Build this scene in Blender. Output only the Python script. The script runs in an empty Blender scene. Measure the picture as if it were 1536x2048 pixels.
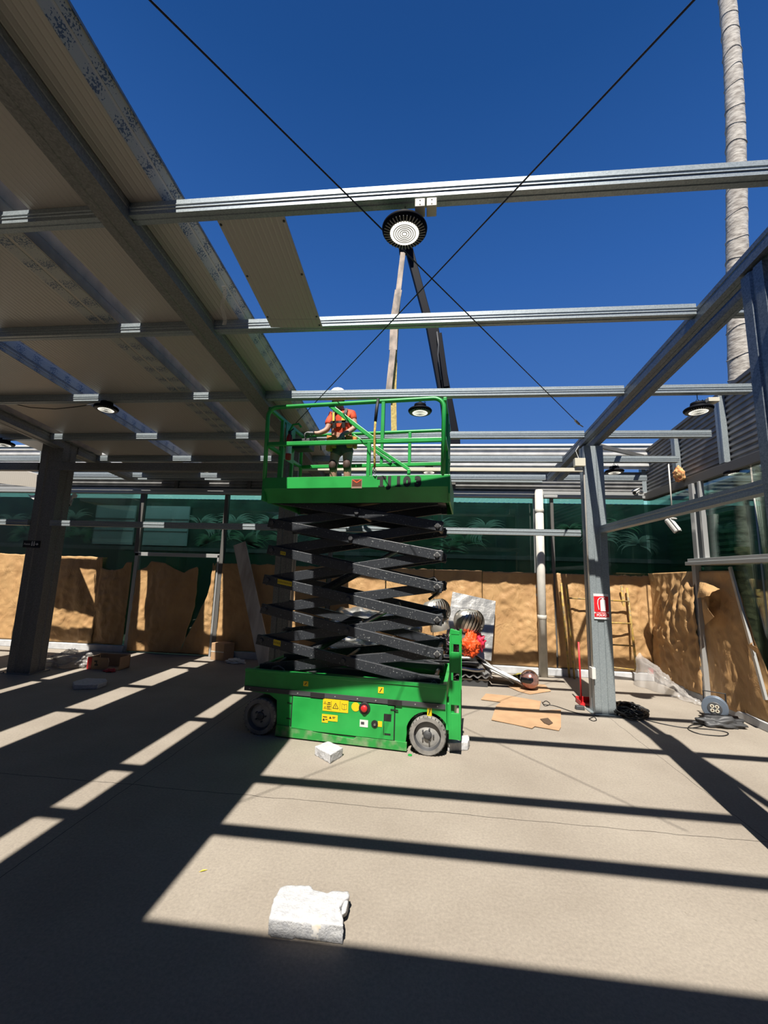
import bpy, bmesh, math, random
import numpy as np
from mathutils import Vector, Matrix, noise
random.seed(7)
C = bpy.context.scene.collection
R_ = math.radians
PI = math.pi

# ------------------------------------------------------------------ camera
FPX, EYE = 820.0, 1.8            # focal length in pixels of the 1536 x 2048 frame, eye height
def _n(v):
    v = np.array(v, float); return v / np.linalg.norm(v)
_u = _n((166, -5398, FPX)); _x = np.array((7868, 124, -FPX), float); _x = _n(_x - _x.dot(_u) * _u)
_y = np.cross(_x, _u)
if _y[2] < 0: _y = -_y
CR = np.array([_x, _y, _u])      # camera (right, down, forward) -> world
cam_d = bpy.data.cameras.new('camera'); cam = bpy.data.objects.new('camera', cam_d); C.objects.link(cam)
cam_d.sensor_fit = 'HORIZONTAL'; cam_d.sensor_width = 36; cam_d.lens = FPX / 1536 * 36
cam_d.clip_start = 0.05; cam_d.clip_end = 500
cr, cu, cb = CR @ (1, 0, 0), CR @ (0, -1, 0), CR @ (0, 0, -1)
cam.matrix_world = Matrix(((cr[0], cu[0], cb[0], 0), (cr[1], cu[1], cb[1], 0), (cr[2], cu[2], cb[2], EYE), (0, 0, 0, 1)))
bpy.context.scene.camera = cam

# ------------------------------------------------------------------ light
vs = bpy.context.scene.view_settings
vs.view_transform = 'Standard'; vs.look = 'None'; vs.gamma = 1; vs.use_curve_mapping = False
vs.exposure = 0.0
sun_d = bpy.data.lights.new('sun', 'SUN'); sun_d.energy = 10.3; sun_d.angle = R_(0.53); sun_d.color = (1.0, 0.94, 0.85)
sun = bpy.data.objects.new('sun', sun_d); C.objects.link(sun)
SUN_DIR = Vector((0.076, 0.62, -1.0)).normalized()
sun.rotation_mode = 'QUATERNION'; sun.rotation_quaternion = SUN_DIR.to_track_quat('-Z', 'Y')
world = bpy.data.worlds.new('sky'); bpy.context.scene.world = world; world.use_nodes = True
wn, wl = world.node_tree.nodes, world.node_tree.links; wn.clear()
wo = wn.new('ShaderNodeOutputWorld'); bg = wn.new('ShaderNodeBackground'); bg.inputs['Strength'].default_value = 1.0
tc = wn.new('ShaderNodeTexCoord'); sp = wn.new('ShaderNodeSeparateXYZ'); cramp = wn.new('ShaderNodeValToRGB')
e = cramp.color_ramp.elements
e[0].position = 0.0; e[0].color = (0.20, 0.36, 0.66, 1)
e[1].position = 1.0; e[1].color = (0.010, 0.052, 0.200, 1)
for p, c in ((0.15, (0.105, 0.250, 0.600, 1)), (0.35, (0.060, 0.175, 0.500, 1)), (0.6, (0.030, 0.120, 0.400, 1)), (0.82, (0.014, 0.075, 0.270, 1))):
    q = e.new(p); q.color = c
wl.new(tc.outputs['Generated'], sp.inputs[0]); wl.new(sp.outputs['Z'], cramp.inputs[0])
wl.new(cramp.outputs[0], bg.inputs['Color']); wl.new(bg.outputs[0], wo.inputs[0])

# ------------------------------------------------------------------ measuring: a pixel's ray met with a real plane
def _ray(px, py): return CR @ _n((px - 768, py - 1024, FPX))
def _at(r, t): return Vector((r[0] * t, r[1] * t, EYE + r[2] * t))
def PF(px, py, z=0.0): r = _ray(px, py); return _at(r, (z - EYE) / r[2])
def PY(px, py, y): r = _ray(px, py); return _at(r, y / r[1])
def PX(px, py, x): r = _ray(px, py); return _at(r, x / r[0])
def roofz(y): return 4.02 + 0.085 * (6 - y)

# ------------------------------------------------------------------ mesh helpers
class MB:
    def __init__(s): s.v = []; s.f = []; s.m = []
    def add(s, vs_, fs, mi=0):
        b = len(s.v); s.v += [Vector(p) for p in vs_]; s.f += [tuple(i + b for i in f) for f in fs]; s.m += [mi] * len(fs); return s
    def box(s, a, b, mi=0):
        (x0, y0, z0), (x1, y1, z1) = a, b
        return s.add([(x0,y0,z0),(x1,y0,z0),(x1,y1,z0),(x0,y1,z0),(x0,y0,z1),(x1,y0,z1),(x1,y1,z1),(x0,y1,z1)],
                     [(0,3,2,1),(4,5,6,7),(0,1,5,4),(1,2,6,5),(2,3,7,6),(3,0,4,7)], mi)
    def hexa(s, p, mi=0):        # eight corners, bottom ring then top ring
        return s.add(p, [(0,3,2,1),(4,5,6,7),(0,1,5,4),(1,2,6,5),(2,3,7,6),(3,0,4,7)], mi)
    def bar(s, p0, p1, w, h, up=(0,0,1), mi=0):   # rectangular bar between two points
        p0, p1 = Vector(p0), Vector(p1); d = (p1 - p0).normalized(); up = Vector(up)
        if abs(d.dot(up)) > .98: up = Vector((0, 1, 0))
        sx = d.cross(up).normalized(); sz = sx.cross(d)
        q = []
        for P in (p0, p1):
            for a, b in ((-1,-1),(1,-1),(1,1),(-1,1)): q.append(P + sx * a * w / 2 + sz * b * h / 2)
        return s.add(q, [(0,3,2,1),(4,5,6,7),(0,1,5,4),(1,2,6,5),(2,3,7,6),(3,0,4,7)], mi)
    def tube(s, pts, r, n=10, cap=True, mi=0):
        pts = [Vector(p) for p in pts]; rs = r if isinstance(r, (list, tuple)) else [r] * len(pts)
        b = len(s.v); prev = None
        for i, p in enumerate(pts):
            d = (pts[min(i + 1, len(pts) - 1)] - pts[max(i - 1, 0)])
            if d.length < 1e-9: d = Vector((0, 0, 1))
            d.normalize()
            if prev is None:
                a = Vector((0, 0, 1)) if abs(d.z) < .9 else Vector((1, 0, 0)); sx = d.cross(a).normalized()
            else:
                sx = (prev - d * prev.dot(d))
                sx = sx.normalized() if sx.length > 1e-6 else d.orthogonal().normalized()
            prev = sx; sy = d.cross(sx)
            for k in range(n):
                t = 2 * PI * k / n; s.v.append(p + (sx * math.cos(t) + sy * math.sin(t)) * rs[i])
        for i in range(len(pts) - 1):
            for k in range(n):
                k2 = (k + 1) % n; s.f.append((b+i*n+k, b+i*n+k2, b+(i+1)*n+k2, b+(i+1)*n+k)); s.m.append(mi)
        if cap:
            s.f.append(tuple(b + k for k in reversed(range(n)))); s.f.append(tuple(b + (len(pts)-1)*n + k for k in range(n))); s.m += [mi, mi]
        return s
    def lathe(s, prof, c=(0,0,0), axis=(0,0,1), n=24, mi=0, cap=True):
        ax = Vector(axis).normalized(); a = Vector((1,0,0)) if abs(ax.x) < .9 else Vector((0,1,0))
        sx = ax.cross(a).normalized(); sy = ax.cross(sx); c = Vector(c); b = len(s.v)
        for r, z in prof:
            for k in range(n):
                t = 2 * PI * k / n; s.v.append(c + ax * z + (sx * math.cos(t) + sy * math.sin(t)) * r)
        for i in range(len(prof) - 1):
            for k in range(n):
                k2 = (k + 1) % n; s.f.append((b+i*n+k, b+i*n+k2, b+(i+1)*n+k2, b+(i+1)*n+k)); s.m.append(mi)
        if cap:
            s.f.append(tuple(b + k for k in reversed(range(n)))); s.f.append(tuple(b + (len(prof)-1)*n + k for k in range(n))); s.m += [mi, mi]
        return s
    def prism(s, poly, a, b, mi=0):   # polygon given as a list of 3D offsets, swept from vector a to vector b
        a, b = Vector(a), Vector(b); n = len(poly); P = [Vector(p) for p in poly]
        return s.add([p + a for p in P] + [p + b for p in P],
                     [tuple(range(n-1, -1, -1)), tuple(range(n, 2*n))] + [(i, (i+1) % n, n + (i+1) % n, n + i) for i in range(n)], mi)
    def grid(s, fn, nu, nv, mi=0):
        b = len(s.v)
        for j in range(nv + 1):
            for i in range(nu + 1): s.v.append(Vector(fn(i / nu, j / nv)))
        for j in range(nv):
            for i in range(nu):
                k = b + j * (nu + 1) + i; s.f.append((k, k + 1, k + nu + 2, k + nu + 1)); s.m.append(mi)
        return s
    def build(s, name, mats, parent=None, smooth=False, world=True, origin=None, bevel=0, solid=0, fix=True):
        me = bpy.data.meshes.new(name)
        vs_ = s.v
        loc = Vector((0, 0, 0))
        if parent is not None:
            if world:
                inv = WM(parent).inverted(); vs_ = [inv @ v for v in vs_]
        else:
            xs = [v.x for v in vs_]; ys = [v.y for v in vs_]; zs = [v.z for v in vs_]
            loc = Vector(((min(xs)+max(xs))/2, (min(ys)+max(ys))/2, min(zs))) if origin is None else Vector(origin)
            vs_ = [v - loc for v in vs_]
        me.from_pydata([tuple(v) for v in vs_], [], s.f)
        for m in (mats if isinstance(mats, (list, tuple)) else [mats]): me.materials.append(m)
        for p, mi in zip(me.polygons, s.m): p.material_index = mi
        if fix:
            bm = bmesh.new(); bm.from_mesh(me); bmesh.ops.recalc_face_normals(bm, faces=bm.faces); bm.to_mesh(me); bm.free()
        if smooth:
            for p in me.polygons: p.use_smooth = True
        o = bpy.data.objects.new(name, me); C.objects.link(o); o.location = loc
        if parent is not None: o.parent = parent
        if bevel:
            md = o.modifiers.new('bevel', 'BEVEL'); md.width = bevel; md.segments = 2; md.limit_method = 'ANGLE'
        if solid:
            md = o.modifiers.new('solid', 'SOLIDIFY'); md.thickness = solid; md.offset = 0
        return o
def WM(o):
    m = Matrix.Translation(o.location) @ o.rotation_euler.to_matrix().to_4x4()
    return (WM(o.parent) @ m) if o.parent else m
def tag(o, label=None, cat=None, group=None, kind=None):
    if label: o['label'] = label
    if cat: o['category'] = cat
    if group: o['group'] = group
    if kind: o['kind'] = kind
    return o
def thing(name, label, cat, loc=(0,0,0), rotz=0, group=None):
    o = bpy.data.objects.new(name, None); C.objects.link(o); o.location = loc; o.rotation_euler = (0, 0, rotz)
    o.empty_display_size = .1
    return tag(o, label, cat, group)
def struct(o, label=None, cat=None): return tag(o, label, cat, kind='structure')
def text_mesh(name, txt, size, mat, parent, M, extrude=.0008, offset=0.0, align='CENTER', shear=0):
    cu_ = bpy.data.curves.new(name, 'FONT'); cu_.body = txt; cu_.size = size; cu_.extrude = extrude; cu_.offset = offset
    cu_.align_x = align; cu_.align_y = 'CENTER'; cu_.shear = shear
    tmp = bpy.data.objects.new('tmp', cu_); C.objects.link(tmp)
    dg = bpy.context.evaluated_depsgraph_get(); me = bpy.data.meshes.new_from_object(tmp.evaluated_get(dg))
    bpy.data.objects.remove(tmp); me.transform(M); me.materials.clear(); me.materials.append(mat); me.name = name
    o = bpy.data.objects.new(name, me); C.objects.link(o); o.parent = parent
    return o
def FACE(x, y, z, ang=0):        # text lying in a plane that faces -y
    return Matrix.Translation((x, y, z)) @ Matrix.Rotation(ang, 4, 'Y') @ Matrix.Rotation(R_(90), 4, 'X')

# ------------------------------------------------------------------ materials
ALB = .68                         # overall reflectance level of all surfaces
def AB(c): return tuple(x * ALB for x in c)
def mat(name, col, rough=.6, metal=0, spec=.5, alpha=None, **k):
    m = bpy.data.materials.new(name); m.use_nodes = True
    b = m.node_tree.nodes['Principled BSDF']
    b.inputs['Base Color'].default_value = (*AB(col), 1); b.inputs['Roughness'].default_value = rough; b.inputs['Metallic'].default_value = metal
    b.inputs['Specular IOR Level'].default_value = spec
    for kk, v in k.items(): b.inputs[kk.replace('_', ' ')].default_value = v
    return m
def N(m, t): return m.node_tree.nodes.new(t)
def L(m, a, b): m.node_tree.links.new(a, b)
def coords(m, scale=(1,1,1), kind='Object'):
    t = N(m, 'ShaderNodeTexCoord'); mp = N(m, 'ShaderNodeMapping'); mp.inputs['Scale'].default_value = scale
    L(m, t.outputs[kind], mp.inputs[0]); return mp.outputs[0]
def mottled(m, c1, c2, scale=8, detail=4, lo=.35, hi=.65, stretch=(1,1,1), bump=0, bscale=None, tex='noise'):
    """two-colour variation of the base colour plus optional bump"""
    b = m.node_tree.nodes['Principled BSDF']; co = coords(m, stretch)
    if tex == 'noise':
        n = N(m, 'ShaderNodeTexNoise'); n.inputs['Scale'].default_value = scale; n.inputs['Detail'].default_value = detail; out = n.outputs[0]
    else:
        n = N(m, 'ShaderNodeTexVoronoi'); n.inputs['Scale'].default_value = scale; out = n.outputs['Color']
    L(m, co, n.inputs['Vector'])
    r = N(m, 'ShaderNodeValToRGB'); r.color_ramp.elements[0].position = lo; r.color_ramp.elements[1].position = hi
    r.color_ramp.elements[0].color = (*AB(c1), 1); r.color_ramp.elements[1].color = (*AB(c2), 1)
    L(m, out, r.inputs[0]); L(m, r.outputs[0], b.inputs['Base Color'])
    if bump:
        n2 = N(m, 'ShaderNodeTexNoise'); n2.inputs['Scale'].default_value = bscale or scale * 3; n2.inputs['Detail'].default_value = 5
        L(m, co, n2.inputs['Vector']); bp = N(m, 'ShaderNodeBump'); bp.inputs['Strength'].default_value = bump; bp.inputs['Distance'].default_value = .01
        L(m, n2.outputs[0], bp.inputs['Height']); L(m, bp.outputs[0], b.inputs['Normal'])
    return m
M = {}
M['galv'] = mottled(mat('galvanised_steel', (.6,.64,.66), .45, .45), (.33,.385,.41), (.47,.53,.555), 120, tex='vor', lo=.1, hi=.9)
M['galv_dark'] = mottled(mat('shaded_galvanised_steel', (.3,.32,.34), .5, .3), (.20,.20,.19), (.31,.31,.295), 90, tex='vor', lo=.1, hi=.9)  # darker copy of the galvanised steel, with shade put into its colour
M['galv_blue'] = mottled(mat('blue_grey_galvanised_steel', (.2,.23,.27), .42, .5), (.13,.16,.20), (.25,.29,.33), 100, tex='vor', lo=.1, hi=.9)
M['core'] = mottled(mat('panel_foam_core', (.4,.30,.18), .9), (.30,.23,.15), (.40,.31,.20), 8)
M['alu'] = mat('aluminium', (.62,.63,.62), .4, .5)
M['frame'] = mat('bronze_grey_frame', (.17,.165,.155), .5, .3)
M['corr'] = mottled(mat('grey_corrugated_sheet', (.3,.3,.3), .55, .25), (.25,.25,.25), (.34,.34,.335), 6, bump=.05)
M['corr_white'] = mottled(mat('white_corrugated_sheet', (.7,.7,.68), .5, .1), (.62,.62,.60), (.76,.76,.74), 5)
M['curb'] = mottled(mat('painted_curb', (.6,.61,.63), .8), (.5,.51,.53), (.66,.67,.68), 7)
M['white'] = mat('white_plastic', (.8,.8,.76), .45)
M['cream'] = mat('cream_plastic', (.72,.68,.55), .5)
M['pvc'] = mottled(mat('pvc_pipe', (.72,.69,.62), .5), (.62,.6,.54), (.76,.73,.66), 6)
M['black'] = mat('black_rubber', (.015,.015,.017), .6)
M['black_metal'] = mat('black_metal', (.006,.007,.012), .6, 0, .08)
M['dark'] = mat('dark_grey', (.06,.062,.066), .55)
M['red'] = mat('red_plastic', (.62,.02,.025), .45)
M['red_sign'] = mat('red_sign', (.75,.01,.02), .5)
M['white_ink'] = mat('white_ink', (.85,.85,.85), .6)
M['yellow'] = mat('yellow_sticker', (.85,.62,.01), .5)
M['ink'] = mat('black_ink', (.012,.012,.012), .6)
M['brown_logo'] = mat('brown_logo', (.12,.035,.012), .5)
M['orange'] = mat('orange_fluorescent', (.95,.10,.01), .6)
M['pink'] = mat('pink_fluorescent', (.85,.03,.09), .6)
M['yellow_pole'] = mottled(mat('yellow_ladder_paint', (.42,.27,.04), .6), (.26,.19,.10), (.60,.38,.06), 14)
M['steel'] = mat('polished_steel', (.80,.76,.68), .33, .8)
M['chain'] = mat('steel_hook', (.45,.45,.45), .35, .9)
M['cable'] = mat('black_cable', (.012,.012,.013), .5)
M['rod'] = mat('steel_tie_rod', (.05,.05,.055), .5, .5)
M['shadow_gap'] = mat('dark_slot', (.01,.011,.01), .9)

def concrete():
    m = mat('concrete_floor', (.4,.36,.3), .82, spec=.25); nt = m.node_tree; b = nt.nodes['Principled BSDF']
    co = coords(m)
    big = N(m, 'ShaderNodeTexNoise'); big.inputs['Scale'].default_value = .9; big.inputs['Detail'].default_value = 6; big.inputs['Roughness'].default_value = .6
    fine = N(m, 'ShaderNodeTexNoise'); fine.inputs['Scale'].default_value = 55; fine.inputs['Detail'].default_value = 6; fine.inputs['Roughness'].default_value = .7
    for n in (big, fine): L(m, co, n.inputs['Vector'])
    r1 = N(m, 'ShaderNodeValToRGB'); r1.color_ramp.elements[0].position = .35; r1.color_ramp.elements[1].position = .68
    r1.color_ramp.elements[0].color = (*AB((.325,.283,.235)),1); r1.color_ramp.elements[1].color = (*AB((.405,.360,.302)),1); L(m, big.outputs[0], r1.inputs[0])
    r2 = N(m, 'ShaderNodeValToRGB'); r2.color_ramp.elements[0].position = .3; r2.color_ramp.elements[1].position = .7
    r2.color_ramp.elements[0].color = (.80,.80,.80,1); r2.color_ramp.elements[1].color = (1.12,1.12,1.1,1); L(m, fine.outputs[0], r2.inputs[0])
    mx = N(m, 'ShaderNodeMix'); mx.data_type = 'RGBA'; mx.blend_type = 'MULTIPLY'; mx.inputs[0].default_value = 1
    L(m, r1.outputs[0], mx.inputs[6]); L(m, r2.outputs[0], mx.inputs[7])
    # small dark pits and stains
    pit = N(m, 'ShaderNodeTexNoise'); pit.inputs['Scale'].default_value = 14; pit.inputs['Detail'].default_value = 8; pit.inputs['Roughness'].default_value = .75; L(m, co, pit.inputs['Vector'])
    r3 = N(m, 'ShaderNodeValToRGB'); r3.color_ramp.elements[0].position = .64; r3.color_ramp.elements[1].position = .72
    r3.color_ramp.elements[0].color = (1,1,1,1); r3.color_ramp.elements[1].color = (.55,.53,.5,1); L(m, pit.outputs[0], r3.inputs[0])
    mx2 = N(m, 'ShaderNodeMix'); mx2.data_type = 'RGBA'; mx2.blend_type = 'MULTIPLY'; mx2.inputs[0].default_value = 1
    L(m, mx.outputs[2], mx2.inputs[6]); L(m, r3.outputs[0], mx2.inputs[7])
    # sawn joints: lines x = const and y = const
    sep = N(m, 'ShaderNodeSeparateXYZ'); L(m, co, sep.inputs[0])
    wob = N(m, 'ShaderNodeTexNoise'); wob.inputs['Scale'].default_value = 3.5; wob.inputs['Detail'].default_value = 4; L(m, co, wob.inputs['Vector'])
    def line(ax, pos, w, amp):
        a = N(m, 'ShaderNodeMath'); a.operation = 'SUBTRACT'; L(m, sep.outputs[ax], a.inputs[0]); a.inputs[1].default_value = pos
        w_ = N(m, 'ShaderNodeMath'); w_.operation = 'MULTIPLY_ADD'; L(m, wob.outputs[0], w_.inputs[0]); w_.inputs[1].default_value = amp; L(m, a.outputs[0], w_.inputs[2])
        s_ = N(m, 'ShaderNodeMath'); s_.operation = 'SUBTRACT'; L(m, w_.outputs[0], s_.inputs[0]); s_.inputs[1].default_value = amp / 2
        ab = N(m, 'ShaderNodeMath'); ab.operation = 'ABSOLUTE'; L(m, s_.outputs[0], ab.inputs[0])
        lt = N(m, 'ShaderNodeMath'); lt.operation = 'LESS_THAN'; L(m, ab.outputs[0], lt.inputs[0]); lt.inputs[1].default_value = w
        return lt.outputs[0]
    acc = None
    for ax, pos, w, amp in ((1, 3.50, .0035, .05), (0, -2.42, .003, .03), (0, 2.46, .003, .06)):
        o_ = line(ax, pos, w, amp)
        if acc is None: acc = o_
        else:
            a = N(m, 'ShaderNodeMath'); a.operation = 'MAXIMUM'; L(m, acc, a.inputs[0]); L(m, o_, a.inputs[1]); acc = a.outputs[0]
    mx3 = N(m, 'ShaderNodeMix'); mx3.data_type = 'RGBA'; L(m, acc, mx3.inputs[0]); L(m, mx2.outputs[2], mx3.inputs[6]); mx3.inputs[7].default_value = (.07,.06,.05,1)
    L(m, mx3.outputs[2], b.inputs['Base Color'])
    bp = N(m, 'ShaderNodeBump'); bp.inputs['Strength'].default_value = .25; bp.inputs['Distance'].default_value = .004
    L(m, fine.outputs[0], bp.inputs['Height']); L(m, bp.outputs[0], b.inputs['Normal'])
    return m
M['concrete'] = concrete()

def kraft():
    m = mat('brown_kraft_paper', (.52,.30,.13), .62, spec=.35); b = m.node_tree.nodes['Principled BSDF']
    mottled(m, (.50,.29,.125), (.60,.37,.165), 3.0, bump=0)
    co = coords(m, (1,1,.6)); n1 = N(m, 'ShaderNodeTexNoise'); n1.inputs['Scale'].default_value = 5; n1.inputs['Detail'].default_value = 7; n1.inputs['Distortion'].default_value = 1.2
    n2 = N(m, 'ShaderNodeTexNoise'); n2.noise_type = 'RIDGED_MULTIFRACTAL'; n2.inputs['Scale'].default_value = 3.6; n2.inputs['Detail'].default_value = 4; n2.inputs['Distortion'].default_value = .5
    L(m, co, n1.inputs['Vector']); L(m, co, n2.inputs['Vector'])
    ad = N(m, 'ShaderNodeMath'); ad.operation = 'ADD'; L(m, n1.outputs[0], ad.inputs[0]); L(m, n2.outputs[0], ad.inputs[1])
    bp = N(m, 'ShaderNodeBump'); bp.inputs['Strength'].default_value = .75; bp.inputs['Distance'].default_value = .035
    L(m, ad.outputs[0], bp.inputs['Height']); L(m, bp.outputs[0], b.inputs['Normal'])
    return m
M['kraft'] = kraft()
M['cardboard'] = mottled(mat('cardboard', (.50,.31,.17), .8), (.46,.285,.155), (.55,.345,.19), 5, bump=.1)

def panel_mat():
    m = mat('beige_roof_panel', (.58,.54,.48), .38, .15); b = m.node_tree.nodes['Principled BSDF']
    co = coords(m); sx = N(m, 'ShaderNodeSeparateXYZ'); L(m, co, sx.inputs[0])
    mu = N(m, 'ShaderNodeMath'); mu.operation = 'MULTIPLY'; L(m, sx.outputs[0], mu.inputs[0]); mu.inputs[1].default_value = 2 * PI / .085
    si = N(m, 'ShaderNodeMath'); si.operation = 'SINE'; L(m, mu.outputs[0], si.inputs[0])
    pw = N(m, 'ShaderNodeMath'); pw.operation = 'POWER'; 
    ab = N(m, 'ShaderNodeMath'); ab.operation = 'ABSOLUTE'; L(m, si.outputs[0], ab.inputs[0]); L(m, ab.outputs[0], pw.inputs[0]); pw.inputs[1].default_value = 12
    ns = N(m, 'ShaderNodeTexNoise'); ns.inputs['Scale'].default_value = 1.2; L(m, co, ns.inputs['Vector'])
    ad = N(m, 'ShaderNodeMath'); ad.operation = 'MULTIPLY_ADD'; L(m, ns.outputs[0], ad.inputs[0]); ad.inputs[1].default_value = 3.0; L(m, pw.outputs[0], ad.inputs[2])
    bp = N(m, 'ShaderNodeBump'); bp.inputs['Strength'].default_value = .5; bp.inputs['Distance'].default_value = .006
    L(m, ad.outputs[0], bp.inputs['Height']); L(m, bp.outputs[0], b.inputs['Normal'])
    return m
M['panel'] = panel_mat()
def film_mat():
    """pale protective film printed with rows of small blue lettering too blurred to read"""
    m = mat('printed_protective_film', (.5,.58,.6), .35); b = m.node_tree.nodes['Principled BSDF']
    co = coords(m); n1 = N(m, 'ShaderNodeTexNoise'); n1.inputs['Scale'].default_value = 95; n1.inputs['Detail'].default_value = 2
    L(m, co, n1.inputs['Vector'])
    gap = N(m, 'ShaderNodeSeparateXYZ'); L(m, co, gap.inputs[0])
    mu = N(m, 'ShaderNodeMath'); mu.operation = 'MULTIPLY'; L(m, gap.outputs[1], mu.inputs[0]); mu.inputs[1].default_value = 2 * PI / .22
    si = N(m, 'ShaderNodeMath'); si.operation = 'SINE'; L(m, mu.outputs[0], si.inputs[0])
    ad = N(m, 'ShaderNodeMath'); ad.operation = 'MULTIPLY_ADD'; L(m, si.outputs[0], ad.inputs[0]); ad.inputs[1].default_value = .10; L(m, n1.outputs[0], ad.inputs[2])
    r = N(m, 'ShaderNodeValToRGB'); r.color_ramp.interpolation = 'CONSTANT'; r.color_ramp.elements[1].position = .60
    r.color_ramp.elements[0].color = (*AB((.46,.47,.44)),1); r.color_ramp.elements[1].color = (*AB((.07,.12,.20)),1)
    L(m, ad.outputs[0], r.inputs[0]); L(m, r.outputs[0], b.inputs['Base Color'])
    return m
M['film'] = film_mat()
M['film_plain'] = mat('plain_protective_film', (.48,.55,.57), .35)
M['green'] = mottled(mat('green_paint', (.02,.36,.05), .38), (.014,.30,.050), (.026,.42,.078), 3, lo=.3, hi=.6)
M['green_worn'] = mottled(mat('worn_green_paint', (.05,.3,.07), .6), (.02,.30,.05), (.22,.33,.17), 11, lo=.42, hi=.7)
def arm_mat():
    m = mat('black_arm_paint', (.02,.023,.027), .45); b = m.node_tree.nodes['Principled BSDF']
    co = coords(m); n = N(m, 'ShaderNodeTexNoise'); n.inputs['Scale'].default_value = 60; n.inputs['Detail'].default_value = 5; L(m, co, n.inputs['Vector'])
    r = N(m, 'ShaderNodeValToRGB'); r.color_ramp.elements[0].position = .62; r.color_ramp.elements[1].position = .72
    r.color_ramp.elements[0].color = (.020,.023,.028,1); r.color_ramp.elements[1].color = (.20,.21,.21,1)
    L(m, n.outputs[0], r.inputs[0]); L(m, r.outputs[0], b.inputs['Base Color']); return m
M['arm'] = arm_mat()
M['tyre'] = mottled(mat('grey_solid_tyre', (.2,.2,.19), .85), (.16,.155,.145), (.30,.285,.26), 12)
M['rim'] = mottled(mat('dusty_rim', (.4,.4,.38), .6, .3), (.34,.34,.33), (.5,.49,.46), 9)
M['foam'] = mottled(mat('white_polystyrene', (.8,.81,.82), .9), (.50,.51,.53), (.64,.64,.64), 40, bump=.5, bscale=90)
M['foam_stain'] = mottled(mat('stained_polystyrene', (.7,.62,.5), .9), (.78,.68,.52), (.84,.82,.78), 20)
M['wood'] = mottled(mat('dusty_plank', (.35,.30,.25), .85), (.40,.34,.28), (.72,.66,.58), 5, stretch=(1,1,.15), bump=.2)
M['foil'] = mat('crinkled_foil', (.80,.79,.76), .34, .8)
mottled(M['foil'], (.40,.40,.39), (.62,.61,.58), 6, bump=.6, bscale=10)
M['palmbark'] = mottled(mat('palm_bark', (.45,.41,.35), .9), (.24,.21,.18), (.56,.52,.46), 9, stretch=(1,1,2.2), bump=.9, bscale=14, lo=.3, hi=.62)
M['moss'] = mottled(mat('mossy_bark', (.12,.12,.06), .95), (.05,.05,.03), (.20,.19,.11), 16, bump=.9)
M['teal'] = mat('teal_translucent_roofing', (.10,.42,.44), .5)
M['dkgreen'] = mottled(mat('dark_green_wall', (.02,.10,.05), .7), (.014,.085,.04), (.025,.12,.06), 3)
M['outgrey'] = mottled(mat('grey_cladding', (.42,.43,.46), .7), (.70,.71,.76), (.85,.86,.92), 2)
M['mural'] = mottled(mat('mural_ground', (.03,.10,.06), .7), (.04,.08,.06), (.10,.18,.13), 2.5)
M['leafprint'] = mottled(mat('mural_leaf_green', (.12,.30,.14), .7), (.10,.38,.15), (.45,.65,.45), 3)
M['leafpale'] = mat('mural_leaf_pale', (.65,.78,.66), .7)
def thin(name, col, transp, rough=.25, tcol=(1,1,1), trans=.0):
    m = bpy.data.materials.new(name); m.use_nodes = True; nt = m.node_tree; nt.nodes.clear()
    o = nt.nodes.new('ShaderNodeOutputMaterial'); t = nt.nodes.new('ShaderNodeBsdfTransparent'); t.inputs[0].default_value = (*tcol, 1)
    p = nt.nodes.new('ShaderNodeBsdfPrincipled'); p.inputs['Base Color'].default_value = (*AB(col), 1); p.inputs['Roughness'].default_value = rough
    mx = nt.nodes.new('ShaderNodeMixShader'); mx.inputs[0].default_value = 1 - transp
    nt.links.new(t.outputs[0], mx.inputs[1]); nt.links.new(p.outputs[0], mx.inputs[2]); nt.links.new(mx.outputs[0], o.inputs[0]); return m
M['plastic'] = thin('clear_plastic_sheeting', (.62,.59,.56), .60, .25)
def glass_mat():
    m = bpy.data.materials.new('tinted_glass'); m.use_nodes = True; nt = m.node_tree; nt.nodes.clear()
    o = nt.nodes.new('ShaderNodeOutputMaterial'); t = nt.nodes.new('ShaderNodeBsdfTransparent'); t.inputs[0].default_value = (.72,.80,.76,1)
    g = nt.nodes.new('ShaderNodeBsdfGlossy'); g.inputs['Roughness'].default_value = .01; g.inputs['Color'].default_value = (.9,.95,.95,1)
    fr = nt.nodes.new('ShaderNodeFresnel'); fr.inputs[0].default_value = 1.6
    ad = nt.nodes.new('ShaderNodeMath'); ad.operation = 'MULTIPLY_ADD'; ad.inputs[1].default_value = .75; ad.inputs[2].default_value = .03
    mx = nt.nodes.new('ShaderNodeMixShader'); nt.links.new(fr.outputs[0], ad.inputs[0]); nt.links.new(ad.outputs[0], mx.inputs[0])
    nt.links.new(t.outputs[0], mx.inputs[1]); nt.links.new(g.outputs[0], mx.inputs[2]); nt.links.new(mx.outputs[0], o.inputs[0]); return m
M['glass'] = glass_mat()
def emis(name, col, st):
    m = mat(name, (.9,.9,.85), .4); b = m.node_tree.nodes['Principled BSDF']; b.inputs['Emission Color'].default_value = (*col, 1); b.inputs['Emission Strength'].default_value = st; return m
M['led'] = emis('lit_led_lens', (1, .95, .82), 1.3)
M['skin'] = mottled(mat('skin', (.50,.27,.19), .55, Subsurface_Weight=.05), (.46,.24,.16), (.56,.32,.23), 6)
M['vest'] = mottled(mat('orange_red_vest', (.80,.06,.02), .75), (.62,.035,.015), (.90,.11,.03), 5, bump=.2)
M['pouch'] = mottled(mat('orange_leather_pouch', (.75,.30,.05), .7), (.55,.18,.03), (.85,.38,.08), 7, bump=.2)
M['shorts'] = mottled(mat('grey_work_shorts', (.09,.09,.10), .85), (.015,.015,.02), (.13,.13,.14), 4, bump=.2)
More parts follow.
